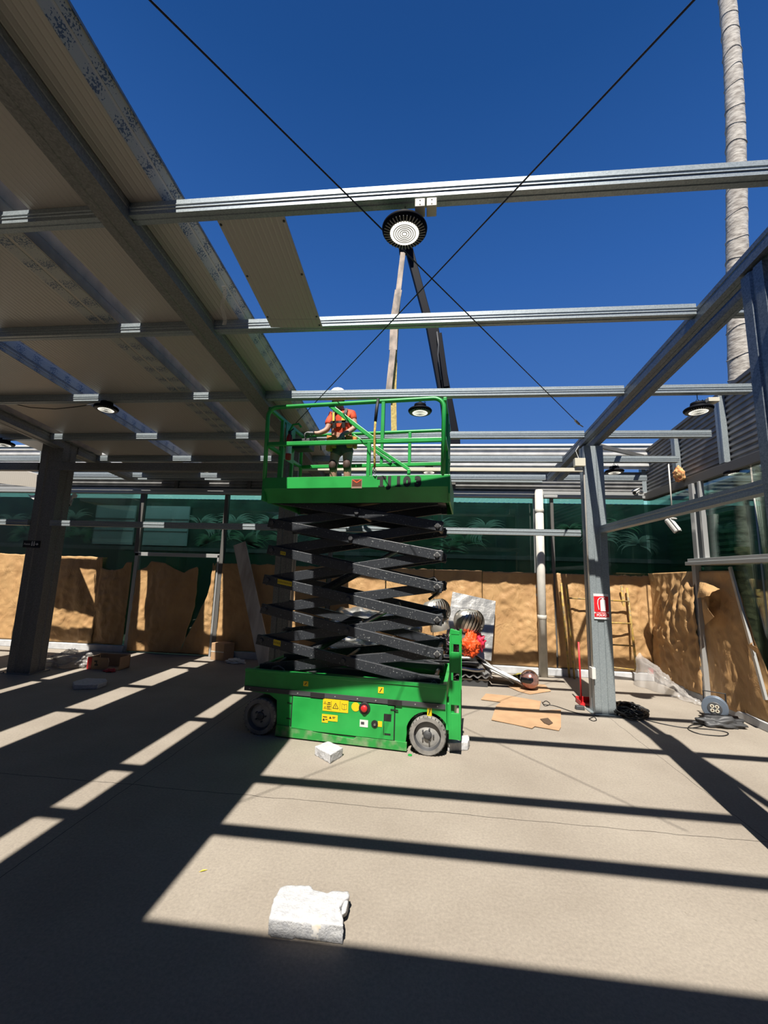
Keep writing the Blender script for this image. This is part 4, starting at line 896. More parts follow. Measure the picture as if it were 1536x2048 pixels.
for (s_, o_, w_, h_, t_) in ((.40,.645,.085,.17,.25),(.47,.625,.07,.13,.1),(.68,.665,.10,.12,-.15),(.745,.72,.07,.12,-.2)):
    LT(MB().hexa([(s_-w_*.4+t_*-.06,o_-.04,3.64-h_),(s_+w_*.4+t_*-.06,o_-.04,3.64-h_),(s_+w_*.4,o_+.03,3.64-h_),(s_-w_*.4,o_+.03,3.64-h_),(s_-w_/2,o_-.045,3.70),(s_+w_/2,o_-.05,3.68),(s_+w_/2,o_+.03,3.69),(s_-w_/2,o_+.03,3.70)])).build('tool_pouch', M['pouch'], wk, bevel=.012)
# gloved hands: palm, four fingers and thumb as one skinned surface each
def hand(name, wrist, d, side_, palmn, curl):
    w0 = Vector(wrist); d = Vector(d).normalized(); sd = Vector(side_).normalized(); pn = Vector(palmn).normalized()
    pts = [(w0 - d*.02, .030), (w0 + d*.035, (.036,.026)), (w0 + d*.075, (.040,.024))]; ed = [(0,1),(1,2)]
    for i, (off, ln) in enumerate(((-.033,.062),(-.011,.072),(.011,.068),(.033,.055))):
        b = w0 + d*.088 + sd*off; q1 = b + d*ln*.45 + pn*ln*.15*curl; q2 = q1 + d*ln*.25*(1-.5*curl) + pn*ln*.4*curl; q3 = q2 + d*ln*.05 + pn*ln*.3*curl
        n0 = len(pts); pts += [(b, .0115), (q1, .0105), (q2, .0098), (q3, .009)]; ed += [(2, n0), (n0, n0+1), (n0+1, n0+2), (n0+2, n0+3)]
    n0 = len(pts); pts += [(w0 + d*.035 - sd*.040, .013), (w0 + d*.065 - sd*.058 + pn*.012, .0115), (w0 + d*.088 - sd*.052 + pn*.026*curl, .010)]; ed += [(1, n0), (n0, n0+1), (n0+1, n0+2)]
    return skin(name, M['glove'], [(tuple(p), r) for p, r in pts], ed, wk, sub=1)
hand('glove', (.165,.60,3.735), (-1,-.05,-.05), (0,-1,.1), (0,0,-1), .9)
hand('glove', (.605,.552,3.685), (-.35,-.15,-1), (-1,0,.3), (0,1,0), .5)

sc_m = Matrix.Diagonal((.96, .97, .955, 1))
for o in wk.children: o.data = o.data.copy() if o.data.users > 1 else o.data; o.data.transform(sc_m)
# ------------------------------------------------------------------ brown paper taped over the glass
def nz(x, y, z, s=1.0): return noise.noise(Vector((x*s, y*s, z*s)))
def paper(label, Lf, Rf, Tf, Bf=lambda u: .14, y=WY-.035, amp=.035, seed=0, nu=46, nv=60, ax=0, folds=3.0):
    def fn(u, v):
        x = Lf(v)*(1-u) + Rf(v)*u; z = Bf(u)*(1-v) + Tf(u)*v
        d = amp*(nz(x*1.2, seed, z*.45, 1.6) + .5*nz(x*folds, seed+3, z*.8, 2.0) + .35*abs(nz(x*2.2+z, seed+5, z*1.8-x, 3.0)) + .22*nz(x, seed+9, z, 9)) - amp*.6*math.sin(PI*v)*math.sin(PI*u)
        d = min(d, .018)
        edge = min(1, 6*(1-v) + .15)
        return (x, y + d*edge, z) if ax == 0 else (y + d*edge, x, z)
    o = MB().grid(fn, nu, nv).build('paper_sheet', M['kraft'], smooth=True, fix=False, solid=.0015)
    o['group'] = 'brown paper sheets taped over the glass'
    return tag(o, label, 'paper')
K = lambda c: (lambda t: c)
def jag(base, a, s, f=7): return lambda u: base + a*nz(u*f, s, 0) + a*.4*nz(u*f*4, s+2, 0)
def PL(px, py): return PY(px, py, WY-.035).x
paper('brown paper sheet at the far left, mostly sunlit, left of the leaning column', K(-10.3), K(-8.42), jag(2.0,.03,1), seed=1, amp=.05)
paper('brown paper sheet directly behind the far left column', K(-8.40), K(-7.12), lambda u: 1.99+.02*nz(u*6,3,0), seed=2, amp=.06)
paper('brown paper sheet with a low torn top left of the papered door', K(-7.14), K(-6.42), lambda u: 1.76 + (.14 if u > .72 else 0)*min(1,(u-.72)/.12 if u > .72 else 0) - .05*math.sin(PI*min(1,u/.72)) + .015*nz(u*12,5,0), seed=3, amp=.07)
def topD(u):
    ks = [(0,1.72),(.16,1.80),(.22,1.93),(.45,1.90),(.62,1.78),(.78,1.70),(.86,1.78),(.98,1.84),(1,1.80)]
    for (a, b), (c, d) in zip(ks, ks[1:]):
        if u <= c: return b + (d-b)*(u-a)/(c-a)
    return 1.8
def rD(v): return PL(398, 1130) - (0 if v > .55 else (.55-v)*.42) + .02*nz(v*9, 4, 1)
paper('torn brown paper sheet over the left door leaf, jagged top edge', K(-6.27), rD, topD, Bf=K(.04), seed=4, amp=.07, y=WY-.05)
def lE(v): return PL(426, 1130) - (0 if v > .72 else (.72-v)*.80) + .02*nz(v*9, 7, 1)
paper('brown paper sheet over the right door leaf with a ripped left edge', lE, K(-4.46), lambda u: 1.90+.03*math.sin(u*9), Bf=K(.04), seed=5, amp=.06, y=WY-.05)
paper('brown paper sheet behind the leaning plank', K(-4.33), K(-3.05), jag(1.93,.02,6), seed=6, amp=.05)
paper('brown paper sheet between the plank and the scissor arms', K(-3.03), K(-2.05), jag(1.92,.02,7), seed=7, amp=.05)
paper('brown paper sheet seen through the left half of the scissor arms', K(-1.95), K(-.82), jag(1.92,.02,8), seed=8)
paper('brown paper sheet seen through the right half of the scissor arms', K(-.80), K(.16), jag(1.93,.02,9), seed=9)
paper('crumpled brown paper sheet just right of the scissor arms, behind the foil board', K(.17), K(1.12), jag(1.93,.02,10), seed=10, amp=.06)
paper('brown paper sheet just left of the white drainpipe', K(1.13), K(2.50), jag(1.92,.015,11), seed=11, amp=.07)
paper('brown paper sheet behind the sign column and the yellow frame', K(2.54), K(3.34), jag(1.92,.02,12), seed=12, amp=.06)
paper('brown paper sheet in the back right corner, behind the yellow frame', K(3.35), K(4.29), jag(1.92,.03,13), seed=13, amp=.07)
paper('heavily crumpled brown paper sheet on the right glass wall beside the corner', K(8.46), K(7.03), lambda u: 1.97+.03*u, Bf=lambda u: .05+.08*u, y=WX-.06, amp=.13, seed=14, ax=1, nu=60, nv=80, folds=4)
paper('flat shaded brown paper sheet at the right edge of the photo', K(7.02), lambda v: 5.60+.70*v, lambda u: 2.0, Bf=lambda u: .08, y=WX-.04, amp=.05, seed=15, ax=1)
def flap(label, P_, seed=0):
    m = MB()
    A, B, C_, D = [Vector(p) for p in P_]
    m.grid(lambda u, v: (A.lerp(B, u)).lerp(D.lerp(C_, u), v) + Vector((-.05*math.sin(PI*v)*math.sin(PI*u*.8), 0, .02*nz(u*3, v*3, seed))), 10, 10)
    return tag(m.build('paper_flap', M['kraft'], smooth=False, fix=False, solid=.002), label, 'paper')
X1 = WX-.10
flap('crumpled paper flap sticking out at the top of the right grey post', [PX(1400,1158,X1), PX(1440,1178,X1-.02), PX(1418,1192,X1-.22), PX(1395,1196,X1-.10)], 1)
flap('folded paper flap hanging beside the right grey post', [PX(1404,1200,X1-.02), PX(1412,1198,X1-.08), PX(1428,1234,X1-.14), PX(1410,1250,X1)], 2)
flap('small torn paper curl by the slanted strip at the right edge', [PX(1497,1290,X1), PX(1506,1284,X1-.1), PX(1515,1296,X1-.08), PX(1510,1305,X1)], 3)

# ------------------------------------------------------------------ right glass wall: posts, rail, cladding posts, fittings
tag(MB().box((WX-.14, 2.0, 2.09), (WX+.02, 7.16, 2.145)).box((WX-.11, 2.0, 2.145), (WX+.02, 7.14, 2.195)).build('window_rail', M['alu'], bevel=.004), 'grey horizontal rail on the right glass wall above the paper', 'rail')
post('window_post', 'pale post rising above the rail on the right glass wall', WX-.03, 6.98, .09, .10, 2.195, 3.40, M['alu'])
post('window_post', 'second pale post close beside it, above the rail of the right glass wall', WX-.03, 6.80, .07, .05, 2.195, 3.40, M['alu'])
post('window_post', 'grey post below the rail, between the two right paper sheets', WX-.05, 7.03, .09, .09, .11, 2.09, M['alu'])
tag(MB().bar(PX(1460,1134,WX-.06), PX(1532,1400,WX-.10), .03, .045).build('edge_strip', M['alu']), 'slanted thin aluminium strip at the right edge of the papered wall', 'strip')
for px, py0, py1, x_, lab in ((1352, 862, 942, WX, 'galvanised cladding post behind the orange foam lump'), (1446, 797, 915, WX, 'galvanised cladding post under the purlin stub by the right lamp'), (1283, 903, 950, WX, 'galvanised cladding post in the back right corner')):
    p = PX(px, py1, x_); tag(MB().box((x_-.02, p.y-.06, 3.56), (x_+.06, p.y+.06, 4.36+.107*(8.4-p.y))).box((x_-.025, p.y-.06, 3.56), (x_-.02, p.y-.03, 4.36+.107*(8.4-p.y))).build('cladding_post', M['galv'], bevel=.004), lab, 'post')
tag(MB().bar((2.62, 6.40, 3.86), (4.10, 8.05, 4.18), .05, .06).build('diagonal_brace', M['galv_dark']), 'thin grey diagonal brace from the sign column to the back right corner', 'brace')
for x in (-8.9, -5.6, -3.9, -2.9, .55):
    struct(MB().box((x-.04, WY-.02, 3.56), (x+.04, WY+.04, 4.02)).build('trim_8', M['frame']))
fb_ = MB(); cfo = PX(1358, 948, WX-.10)
bmx = bmesh.new(); bmesh.ops.create_icosphere(bmx, subdivisions=4, radius=.10)
vsx = []
for v in bmx.verts:
    q = v.co.copy(); k_ = 1 + .55*abs(noise.noise(q*22)) + .3*noise.noise(q*9); vsx.append(Vector((q.x*.6*k_, q.y*.9*k_, q.z*1.15*k_)) + cfo)
fb_.add(vsx, [tuple(v.index for v in f.verts) for f in bmx.faces]); bmx.free()
tag(fb_.build('expanding_foam', mottled(mat('orange_expanding_foam', (.75,.38,.12), .9), (.65,.18,.06), (.85,.58,.25), 16), smooth=True), 'orange lump of expanding foam on the ledge of the right cladding', 'foam')
# cameras
def seccam(label, p, aim, mount, s_=1.0, arm_to=None):
    t = thing('security_camera', label, 'camera', p); p = Vector(p); aim = Vector(aim).normalized(); mount = Vector(mount)
    MB().lathe([(.030*s_,-.02),(.036*s_,0),(.036*s_,.13*s_),(.030*s_,.14*s_)], p - aim*.06*s_, aim, 20).build('body', M['white'], t, smooth=False)
    MB().lathe([(.026*s_,0),(.026*s_,.004)], p + aim*.081*s_, aim, 20).build('lens', M['ink'], t)
    MB().bar(p - aim*.08*s_ + Vector((0,0,.045*s_)), p + aim*.12*s_ + Vector((0,0,.045*s_)), .08*s_, .006).build('sunshield', M['white'], t)
    MB().tube([p, p + (mount-p)*.5 + Vector((0,0,.0)), mount], .012*s_, 8).lathe([(.035*s_,0),(.035*s_,.015)], mount, (mount-p) if (mount-p).length > .01 else (0,0,1), 16).build('bracket', M['white'], t)
    return t
pc = PY(1345, 1050, 7.18)
seccam('white security camera hanging from a thin drop pipe under the purlin stub', pc, (.35,-.35,-.85), pc + Vector((.01, .0, .10)), 1.7)
tag(MB().tube([(pc.x+.01, 7.18, pc.z+.12), (pc.x+.01, 7.18, roofz(7.15)-.10)], .011, 8).build('drop_pipe', M['pvc'], smooth=True), 'thin vertical drop pipe carrying the white security camera', 'pipe')
pc = PY(1272, 984, 8.2); seccam('white bullet camera in the back right corner under the cladding', pc, (-.6,-.6,-.35), pc + Vector((.15,.12,.02)), 1.1)
pc = PY(1202, 1090, 6.5); seccam('small pale camera on the back of the sign column', pc, (-.3,-.9,-.2), (2.56, 6.41, pc.z+.03), .8)
pc = PY(139, 1003, 6.9); seccam('white camera beside the far left column', pc, (.35,-.5,-.7), (-6.40, 6.75, pc.z+.08), 1.2)
tag(MB().grid(lambda u, v: PY(55 + 30*u, 988 + 22*v*u + 3*math.sin(5*u), 8.50), 8, 6).build('plastic_scrap', M['white'], smooth=True, solid=.003), 'white torn sheet stuck on the glass left of the far left column', 'sheet')
seg = [Vector((2.22, 8.30, z)) for z in (0, 3.56)]
dp = thing('drainpipe', 'thick white plastic drainpipe standing before the papered back wall', 'pipe', (2.22, 8.30, 0))
MB().tube(seg, .078, 24).build('pipe', M['pvc'], dp, smooth=True)
for z in (1.05, 3.1): MB().lathe([(.080,0),(.085,.004),(.085,.07),(.080,.074)], (2.22, 8.30, z), n=24).build('collar', M['pvc'], dp, smooth=True)
dp = thing('drainpipe', 'cream pipe outside the right glass wall, in front of the dark cladding', 'pipe', (4.62, 6.1, 0))
MB().tube([(4.62, 6.28, 0), (4.62, 6.28, 3.12)], .065, 20).build('pipe', M['pvc'], dp, smooth=True)
MB().lathe([(.07,0),(.072,.06),(.0,.075)], (4.62, 6.28, 3.06), n=20, cap=False).build('cap', M['pvc'], dp, smooth=True)

# ------------------------------------------------------------------ palm, crane and slings beyond the building
pm = MB(); pts, rs = [], []
for i in range(175):
    z = i * .125; a = z/15.; base = Vector((4.82 + .85*a + .03*math.sin(z*.7), 6.85 + .05*math.sin(z*.5), z)); pts.append(base)
    rs.append((.185 - .055*min(1, z/12)) * (1 + (.035 if i % 4 == 0 else 0) + .02*noise.noise(Vector((z*3,0,0)))))
pt_ = thing('palm_tree', 'tall grey palm trunk rising outside the right wall against the sky', 'tree', (4.82, 6.85, 0))
MB().tube(pts[:20], [r_*1.04 + .01*random.random() for r_ in rs[:20]], 28).build('mossy_base', M['moss'], pt_, smooth=True)
pm.tube(pts, rs, 28).build('trunk', M['palmbark'], pt_, smooth=True)
for i in range(22):
    z = 3.9 + i*.43 + random.uniform(-.05,.05); k_ = int(z/.125); c_ = pts[k_]; r_ = rs[k_]*1.03
    ring = [c_ + Vector((r_*math.cos(t), r_*math.sin(t), .03*math.sin(2*t + i))) for t in [2*PI*j/24 for j in range(25)]]
    MB().tube(ring, .006, 5, cap=False).build('bark_ring', M['palmbark'], pt_, smooth=True)
MB().lathe([(.05,0),(.20,.3),(.16,.9),(.05,1.4)], pts[-1], n=16).build('crown_base', M['palmbark'], pt_, smooth=True)
for i in range(14):
    a = 2*PI*i/14; d = Vector((math.cos(a), math.sin(a), 0)); top = pts[-1] + Vector((0,0,1.1))
    spn = [top + d*t*2.2 + Vector((0,0,.9*math.sin(t*2.2) - .8*t*t)) for t in (0,.25,.5,.75,1)]
    m = MB()
    for j in range(13):
        b_ = R_(-60 + 10*j); dd = (d*math.cos(b_) + d.cross(Vector((0,0,1)))*math.sin(b_)); tip = spn[3] + dd*.9 + Vector((0,0,-.35)); s_ = dd.cross(Vector((0,0,1)))*.03
        m.add([spn[3]-s_*.3, spn[3]+dd*.5-s_, tip, spn[3]+dd*.5+s_], [(0,1,2,3)])
    m.tube(spn[:4], .02, 6); m.build('frond', M['leafprint'], pt_, fix=False)
cy = 12.0
cr_ = thing('crane_boom', 'dark folding crane boom rising behind the lift against the sky', 'crane', PY(900, 880, cy))
MB().bar(PY(818, 500, cy), PY(864, 670, cy), .24, .26, up=(0,1,0)).build('boom_section', M['black_metal'], cr_, bevel=.02)
MB().bar(PY(864, 655, cy), PY(905, 870, cy), .36, .34, up=(0,1,0)).build('boom_section', M['black_metal'], cr_, bevel=.02)
MB().bar(PY(878, 668, cy-.25), PY(893, 775, cy-.25), .16, .14, up=(0,1,0)).build('boom_cylinder', M['black_metal'], cr_, bevel=.01)
MB().tube([PY(874,664,cy-.3), PY(877,690,cy-.35), PY(876,710,cy-.3), PY(883,760,cy-.3)], .025, 8).build('hose', M['dark'], cr_, smooth=True)
MB().bar(PY(885, 775, cy), PY(891, 850, cy), .20, .22, up=(0,1,0)).build('boom_head', M['black_metal'], cr_, bevel=.02)
hd_ = PY(812, 497, cy)
MB().box((hd_.x-.22, cy-.55, hd_.z-.16), (hd_.x+.22, cy+.12, hd_.z+.12)).build('boom_tip', M['black_metal'], cr_, bevel=.02)
MB().bar(PY(905, 870, cy), Vector((PY(905,870,cy).x+.3, cy, 0)), .4, .45).build('crane_mast', M['black_metal'], cr_, bevel=.03)
M['sling'] = mottled(mat('grey_beige_sling', (.42,.34,.28), .8), (.22,.19,.16), (.60,.48,.38), 4, stretch=(1,1,.6))
M['slingy'] = mottled(mat('yellow_sling', (.55,.40,.10), .8), (.42,.30,.08), (.68,.52,.16), 14)
def sling(name, label, pts, w, mt, dy=.4):
    m = MB(); P_ = [Vector(PY(x, y, cy-dy)) for x, y in pts]
    for i, (a, b) in enumerate(zip(P_, P_[1:])): m.bar(a, b, w[i], .03, up=(0,1,0))
    return tag(m.build(name, mt), label, 'sling')
sling('lifting_sling', 'grey beige lifting sling slanting down left from the crane tip', [(806,505),(797,580),(789,632),(786,700),(777,785)], [.16,.22,.24,.18], M['sling'])
sling('lifting_sling', 'yellow lifting sling hanging straight down behind the railing', [(806,505),(799,590),(793,655),(789,720),(787,790),(788,866)], [.08,.10,.14,.17,.17], M['slingy'], .2)

# ------------------------------------------------------------------ things on the floor
def block(name, label, cat, outline, h, mt, bevel=.012, group=None, rough=.0, wob=0):
    P_ = [PF(x, y, h) for x, y in outline]; P_ = [Vector((p.x, p.y, 0)) for p in P_]
    o = MB().prism([tuple(p) for p in P_], (0,0,.0), (0,0,h)).build(name, mt, bevel=bevel)
    if rough:
        o.modifiers.clear(); md = o.modifiers.new('remesh', 'REMESH'); md.mode = 'VOXEL'; md.voxel_size = .009 if h < .09 else .011
        dg = bpy.context.evaluated_depsgraph_get(); dg.update(); me2 = bpy.data.meshes.new_from_object(o.evaluated_get(dg)); o.modifiers.clear(); o.data = me2
        for v in me2.vertices:
            n_ = noise.noise(v.co*28) * rough + noise.noise(v.co*9) * rough * 1.2
            if v.co.z > .004: v.co += v.normal * n_
        me2.materials.clear(); me2.materials.append(mt)
        for p in me2.polygons: p.use_smooth = True
    if group: o['group'] = group
    return tag(o, label, cat)
GF = 'lumps of white polystyrene on the floor'
zh = .085
big = thing('foam_block', 'largest white polystyrene block, broken, alone on the floor in front', 'foam block', (-.55, 2.4, 0))
blk = block('x', 'x', 'x', [(540,1826),(547,1798),(560,1774),(572,1768),(622,1771),(626,1779),(650,1783),(655,1785),(662,1780),(696,1782),(699,1790),(684,1806),(680,1812),(688,1838),(687,1850),(620,1844),(545,1836),(538,1834)], zh, M['foam'], rough=.004)
for k_ in ('label', 'category'): del blk[k_]
blk.name = 'block'; blk.data.transform(Matrix.Translation(blk.location - big.location)); blk.location = (0,0,0); blk.parent = big
blk.data.materials.append(M['foam_stain']); sc_ = PF(634, 1836, zh) - big.location
for p_ in blk.data.polygons:
    dx_, dy_ = (p_.center.x - sc_.x)/.045, (p_.center.y - sc_.y)/.028
    if dx_*dx_ + dy_*dy_ + .5*noise.noise(p_.center*60) < 1: p_.material_index = 1
crm = PF(690, 1800, 0); m = MB()
m.hexa([PF(680,1840,.0),PF(694,1832,.0),PF(699,1810,.0),PF(686,1808,.0),PF(681,1832,.06),PF(692,1826,.06),PF(697,1800,.08),PF(686,1800,.08)]); m.build('broken_corner', M['foam'], big, bevel=.008)
big['group'] = GF
block('foam_block', 'small white polystyrene cube in front of the lift chassis', 'foam block', [(630,1492),(656,1482),(687,1494),(661,1509)], .085, M['foam'], group=GF, rough=.004)
block('foam_block', 'white wrapped foam lump beside the right front wheel of the lift', 'foam block', [(894,1478),(898,1471),(936,1470),(940,1476),(936,1484),(896,1486)], .085, M['foam'], group=GF, rough=.005)
block('foam_block', 'flat white polystyrene slab in the shade near the far left column', 'foam block', [(146,1363),(172,1356),(212,1357),(214,1362),(195,1369),(148,1370)], .065, M['foam'], group=GF, rough=.003)
def blob(name, label, cat, c, r, mt, amp=.25, fr=5, sub=5, group=None, floor_=True):
    b_ = bmesh.new(); bmesh.ops.create_icosphere(b_, subdivisions=sub, radius=1); vv = []
    for v in b_.verts:
        q = v.co; k_ = 1 + amp*noise.noise(q*fr*.5 + Vector(c)) + amp*.6*abs(noise.noise(q*fr*1.3 + Vector(c)*2)) + amp*.25*noise.noise(q*fr*3)
        z = c[2] + q.z*r[2]*k_; vv.append(Vector((c[0]+q.x*r[0]*k_, c[1]+q.y*r[1]*k_, max(z, .002) if floor_ else z)))
    m = MB().add(vv, [tuple(v.index for v in f.verts) for f in b_.faces]); b_.free()
    o = m.build(name, mt, smooth=True)
    if label: tag(o, label, cat, group)
    return o
blob('plastic_bag', 'crumpled translucent plastic bag on the floor behind the far left column', 'plastic bag', (-6.33, 7.12, .10), (.34, .20, .15), M['plastic'], .5, 6)
blob('plastic_wrap', 'small white scrap of wrapping on the floor below the leaning plank', 'wrapping', (-3.66, 8.02, .03), (.17, .08, .05), M['white'], .5, 5, 4)
bx_ = thing('cardboard_box', 'open cardboard box with a red printed edge beside the plastic bag', 'cardboard box', (-5.62, 7.15, 0))
MB().box((-5.90,6.98,0),(-5.52,6.99,.20)).box((-5.90,6.99,0),(-5.89,7.25,.20)).box((-5.90,7.24,0),(-5.30,7.25,.22)).box((-5.31,6.99,0),(-5.30,7.25,.22)).box((-5.9,6.99,0),(-5.3,7.25,.01)).build('carton', M['cardboard'], bx_)
MB().box((-5.90,6.974,.0),(-5.82,6.98,.20)).build('red_edge', M['red'], bx_); MB().box((-5.77,6.975,.12),(-5.72,6.98,.15)).box((-5.76,6.975,.06),(-5.70,6.98,.09)).box((-5.735,6.975,.08),(-5.725,6.98,.13)).build('print', M['ink'], bx_)
MB().hexa([(-5.52,6.98,0),(-5.45,6.90,0),(-5.44,6.90,0),(-5.51,6.98,0),(-5.52,6.98,.20),(-5.42,6.88,.16),(-5.41,6.88,.16),(-5.51,6.98,.20)]).build('flap', M['cardboard'], bx_)
blob('wrapper', 'small red and white wrapper beside the open cardboard box', 'wrapper', (-5.38, 6.88, .02), (.09, .05, .03), M['red'], .5, 5, 4)
bx_ = thing('cardboard_box', 'closed cardboard box standing on the floor at the foot of the door post', 'cardboard box', (-4.06, 8.25, 0))
MB().hexa([(-4.28,8.20,0),(-3.98,8.14,0),(-3.86,8.34,0),(-4.14,8.42,0),(-4.28,8.20,.33),(-3.98,8.14,.33),(-3.86,8.34,.33),(-4.14,8.42,.33)]).build('carton', M['cardboard'], bx_, bevel=.006)
MB().hexa([(-4.281,8.197,.155),(-3.979,8.137,.155),(-3.979,8.14,.155),(-4.281,8.20,.155),(-4.281,8.197,.175),(-3.979,8.137,.175),(-3.979,8.14,.175),(-4.281,8.20,.175)]).build('tape', M['pvc'], bx_)
pk0, pk1 = PF(532, 1332), PY(479, 1087, 8.38)
tag(MB().bar(pk0, pk1, .27, .035, up=(0,1,0)).build('plank', M['wood'], bevel=.004), 'dusty wooden plank leaning against the papered glass left of the lift', 'plank')
def flat(name, label, outline, z=.004, th=.006, cat='cardboard', mt='cardboard', hole=None):
    P_ = [PF(x, y, z) for x, y in outline]
    m = MB().prism([(p.x, p.y, z + .012*abs(noise.noise(Vector((p.x*3,p.y*3,0))))) for p in P_], (0,0,0), (0,0,th))
    return tag(m.build(name, M[mt]), label, cat)
flat('cardboard_sheet', 'flattened cardboard sheet on the floor, rear one of the torn pair', [(962,1400),(972,1388),(1020,1393),(1082,1403),(1078,1424),(1030,1421),(992,1413),(1002,1405)])
cs = flat('cardboard_sheet', 'flattened cardboard sheet on the floor, front one with a dark hole', [(983,1441),(992,1413),(1040,1423),(1122,1421),(1122,1455),(1118,1462),(1070,1454),(1064,1458),(1030,1450)])
tp = [PF(x, y, .016) for x, y in ((1080,1438),(1096,1436),(1106,1446),(1098,1450),(1088,1446))]
hl = MB().add([Vector((p.x, p.y, .0185)) for p in tp], [(0,1,2,3,4)]).build('torn_hole', M['boot'], cs)
flat('cardboard_sheet', 'small cardboard sheet under the reddish helmet', [(1014,1373),(1045,1367),(1090,1370),(1102,1383),(1060,1389),(1037,1383)])
# reddish full face helmet
hp = PF(1063, 1384); ht = thing('helmet', 'shiny reddish full face helmet on a small cardboard sheet', 'helmet', (hp.x, hp.y, 0))
b_ = bmesh.new(); bmesh.ops.create_uvsphere(b_, u_segments=32, v_segments=24, radius=1); vv = []
for v in b_.verts:
    q = v.co; k_ = 1.0
    vv.append(Vector((hp.x + q.x*.145, hp.y + .12 + q.y*.165, max(.165 + q.z*.15, .022))))
MB().add(vv, [tuple(v.index for v in f.verts) for f in b_.faces]).build('shell', mottled(mat('rose_metal_shell', (.55,.22,.18), .22, .7), (.45,.12,.10), (.72,.55,.48), 3), ht, smooth=True); b_.free()
MB().grid(lambda u, v: (hp.x - .03 + .148*math.sin((u-.5)*2.2), hp.y + .12 - .170*math.cos((u-.5)*2.2)*math.cos((v-.5)*.8), .135 + .085*v), 14, 6).build('visor', mat('dark_visor', (.01,.01,.012), .08), ht, smooth=True, fix=False, solid=.006)
# small tangle of straps by the drainpipe
def tangle(name, label, cat, c, r, n, rad, mt, seed, flatz=.10, z0=.01, parent=None):
    random.seed(seed); pts = []; a = 0
    for i in range(n):
        a += random.uniform(.45, .8); rr = .45 + .5*random.random(); e_ = random.uniform(-.15,.15)
        pts.append(Vector((c[0] + r[0]*rr*math.cos(a) + e_*r[0], c[1] + r[1]*rr*math.sin(a) + e_*r[1], z0 + rad + flatz*abs(math.sin(i*.37+seed))*(1.05-rr*.8))))
    sm = []
    for i in range(len(pts)-3):
        for t in (0,.25,.5,.75):
            p0,p1,p2,p3 = pts[i:i+4]; sm.append(.5*((2*p1)+(p2-p0)*t+(2*p0-5*p1+4*p2-p3)*t*t+(3*p1-p0-3*p2+p3)*t**3))
    for p in sm: p.z = max(p.z, rad + .001)
    o = MB().tube(sm, rad, 6).build(name, mt, smooth=True); return tag(o, label, cat)
c_ = PF(1258, 1428); tangle('cable_pile', 'heap of tangled black cable on the floor right of the sign column', 'cable', (c_.x, c_.y, 0), (.26,.28), 150, .011, M['cable'], 3, .15)
c_ = PF(1248, 1412); tangle('cable_pile', 'looser grey cable coil behind the black cable heap', 'cable', (c_.x-.02, c_.y, 0), (.16,.12), 26, .007, mat('grey_cable', (.25,.25,.25), .5), 8, .05)
c_ = PF(1048, 1357); tangle('strap_heap', 'small heap of dark and yellow straps near the foot of the drainpipe', 'strap', (c_.x, c_.y-.02, 0), (.20,.12), 60, .012, mottled(mat('strap_mix', (.1,.1,.05), .7), (.02,.02,.02), (.35,.30,.05), 12, tex='vor', lo=.45, hi=.55), 5, .10)
def floorcable(label, pts, r=.006, name='cable'):
    P_ = [PF(x, y, r) for x, y in pts]; sm = []
    Q = [P_[0]] + P_ + [P_[-1]]
    for i in range(len(Q)-3):
        for t in (0,.2,.4,.6,.8):
            p0,p1,p2,p3 = Q[i:i+4]; sm.append(.5*((2*p1)+(p2-p0)*t+(2*p0-5*p1+4*p2-p3)*t*t+(3*p1-p0-3*p2+p3)*t**3))
    sm.append(P_[-1]); 
    for p in sm: p.z = r + .001
    return tag(MB().tube(sm, r, 6).build(name, M['cable'], smooth=True), label, 'cable')
floorcable('thin cable running from the cardboard sheets to the foot of the sign column', [(1084,1404),(1090,1412),(1100,1408),(1092,1402),(1086,1408),(1110,1412),(1140,1422),(1170,1430),(1195,1432),(1199,1428)], .005)
floorcable('short loop of thin cable on the floor before the sign column', [(1178,1438),(1188,1434),(1193,1440),(1186,1442),(1178,1438)], .005)
floorcable('black cable looping on the floor in front of the dark bag', [(1292,1440),(1330,1449),(1375,1456),(1405,1452),(1385,1450),(1376,1458),(1400,1468),(1445,1472),(1456,1466),(1430,1460),(1380,1456)], .006)
# red dustpan with long handle
q0 = PF(1163, 1408); q1 = PY(1157, 1284, q0.y-.02)
dpn = thing('dustpan', 'red long-handled dustpan standing left of the sign column', 'dustpan', (q0.x, q0.y, 0))
MB().tube([Vector((q0.x, q0.y, .03)), q1], .013, 10).build('handle', M['red'], dpn, smooth=True)
MB().box((q0.x-.05,q0.y-.10,.002),(q0.x+.17,q0.y+.10,.012)).box((q0.x-.05,q0.y+.08,.002),(q0.x+.17,q0.y+.10,.085)).box((q0.x-.05,q0.y-.10,.002),(q0.x-.04,q0.y+.10,.07)).box((q0.x+.16,q0.y-.10,.002),(q0.x+.17,q0.y+.10,.07)).build('pan', M['red'], dpn, bevel=.004)
q = PF(1161, 1419); tag(MB().hexa([(q.x-.07,q.y-.03,0),(q.x+.05,q.y-.04,0),(q.x+.05,q.y+.04,0),(q.x-.07,q.y+.04,0),(q.x-.065,q.y-.025,.055),(q.x+.045,q.y-.035,.055),(q.x+.045,q.y+.03,.055),(q.x-.065,q.y+.03,.055)]).build('tool_battery', M['dark'], bevel=.01), 'small dark box on the floor in front of the red dustpan', 'battery')
# yellow frame leaning on the papered wall
fr_ = thing('scaffold_frame', 'worn yellow tubular frame with rungs leaning on the papered back wall', 'scaffold frame', (3.1, 8.2, 0))

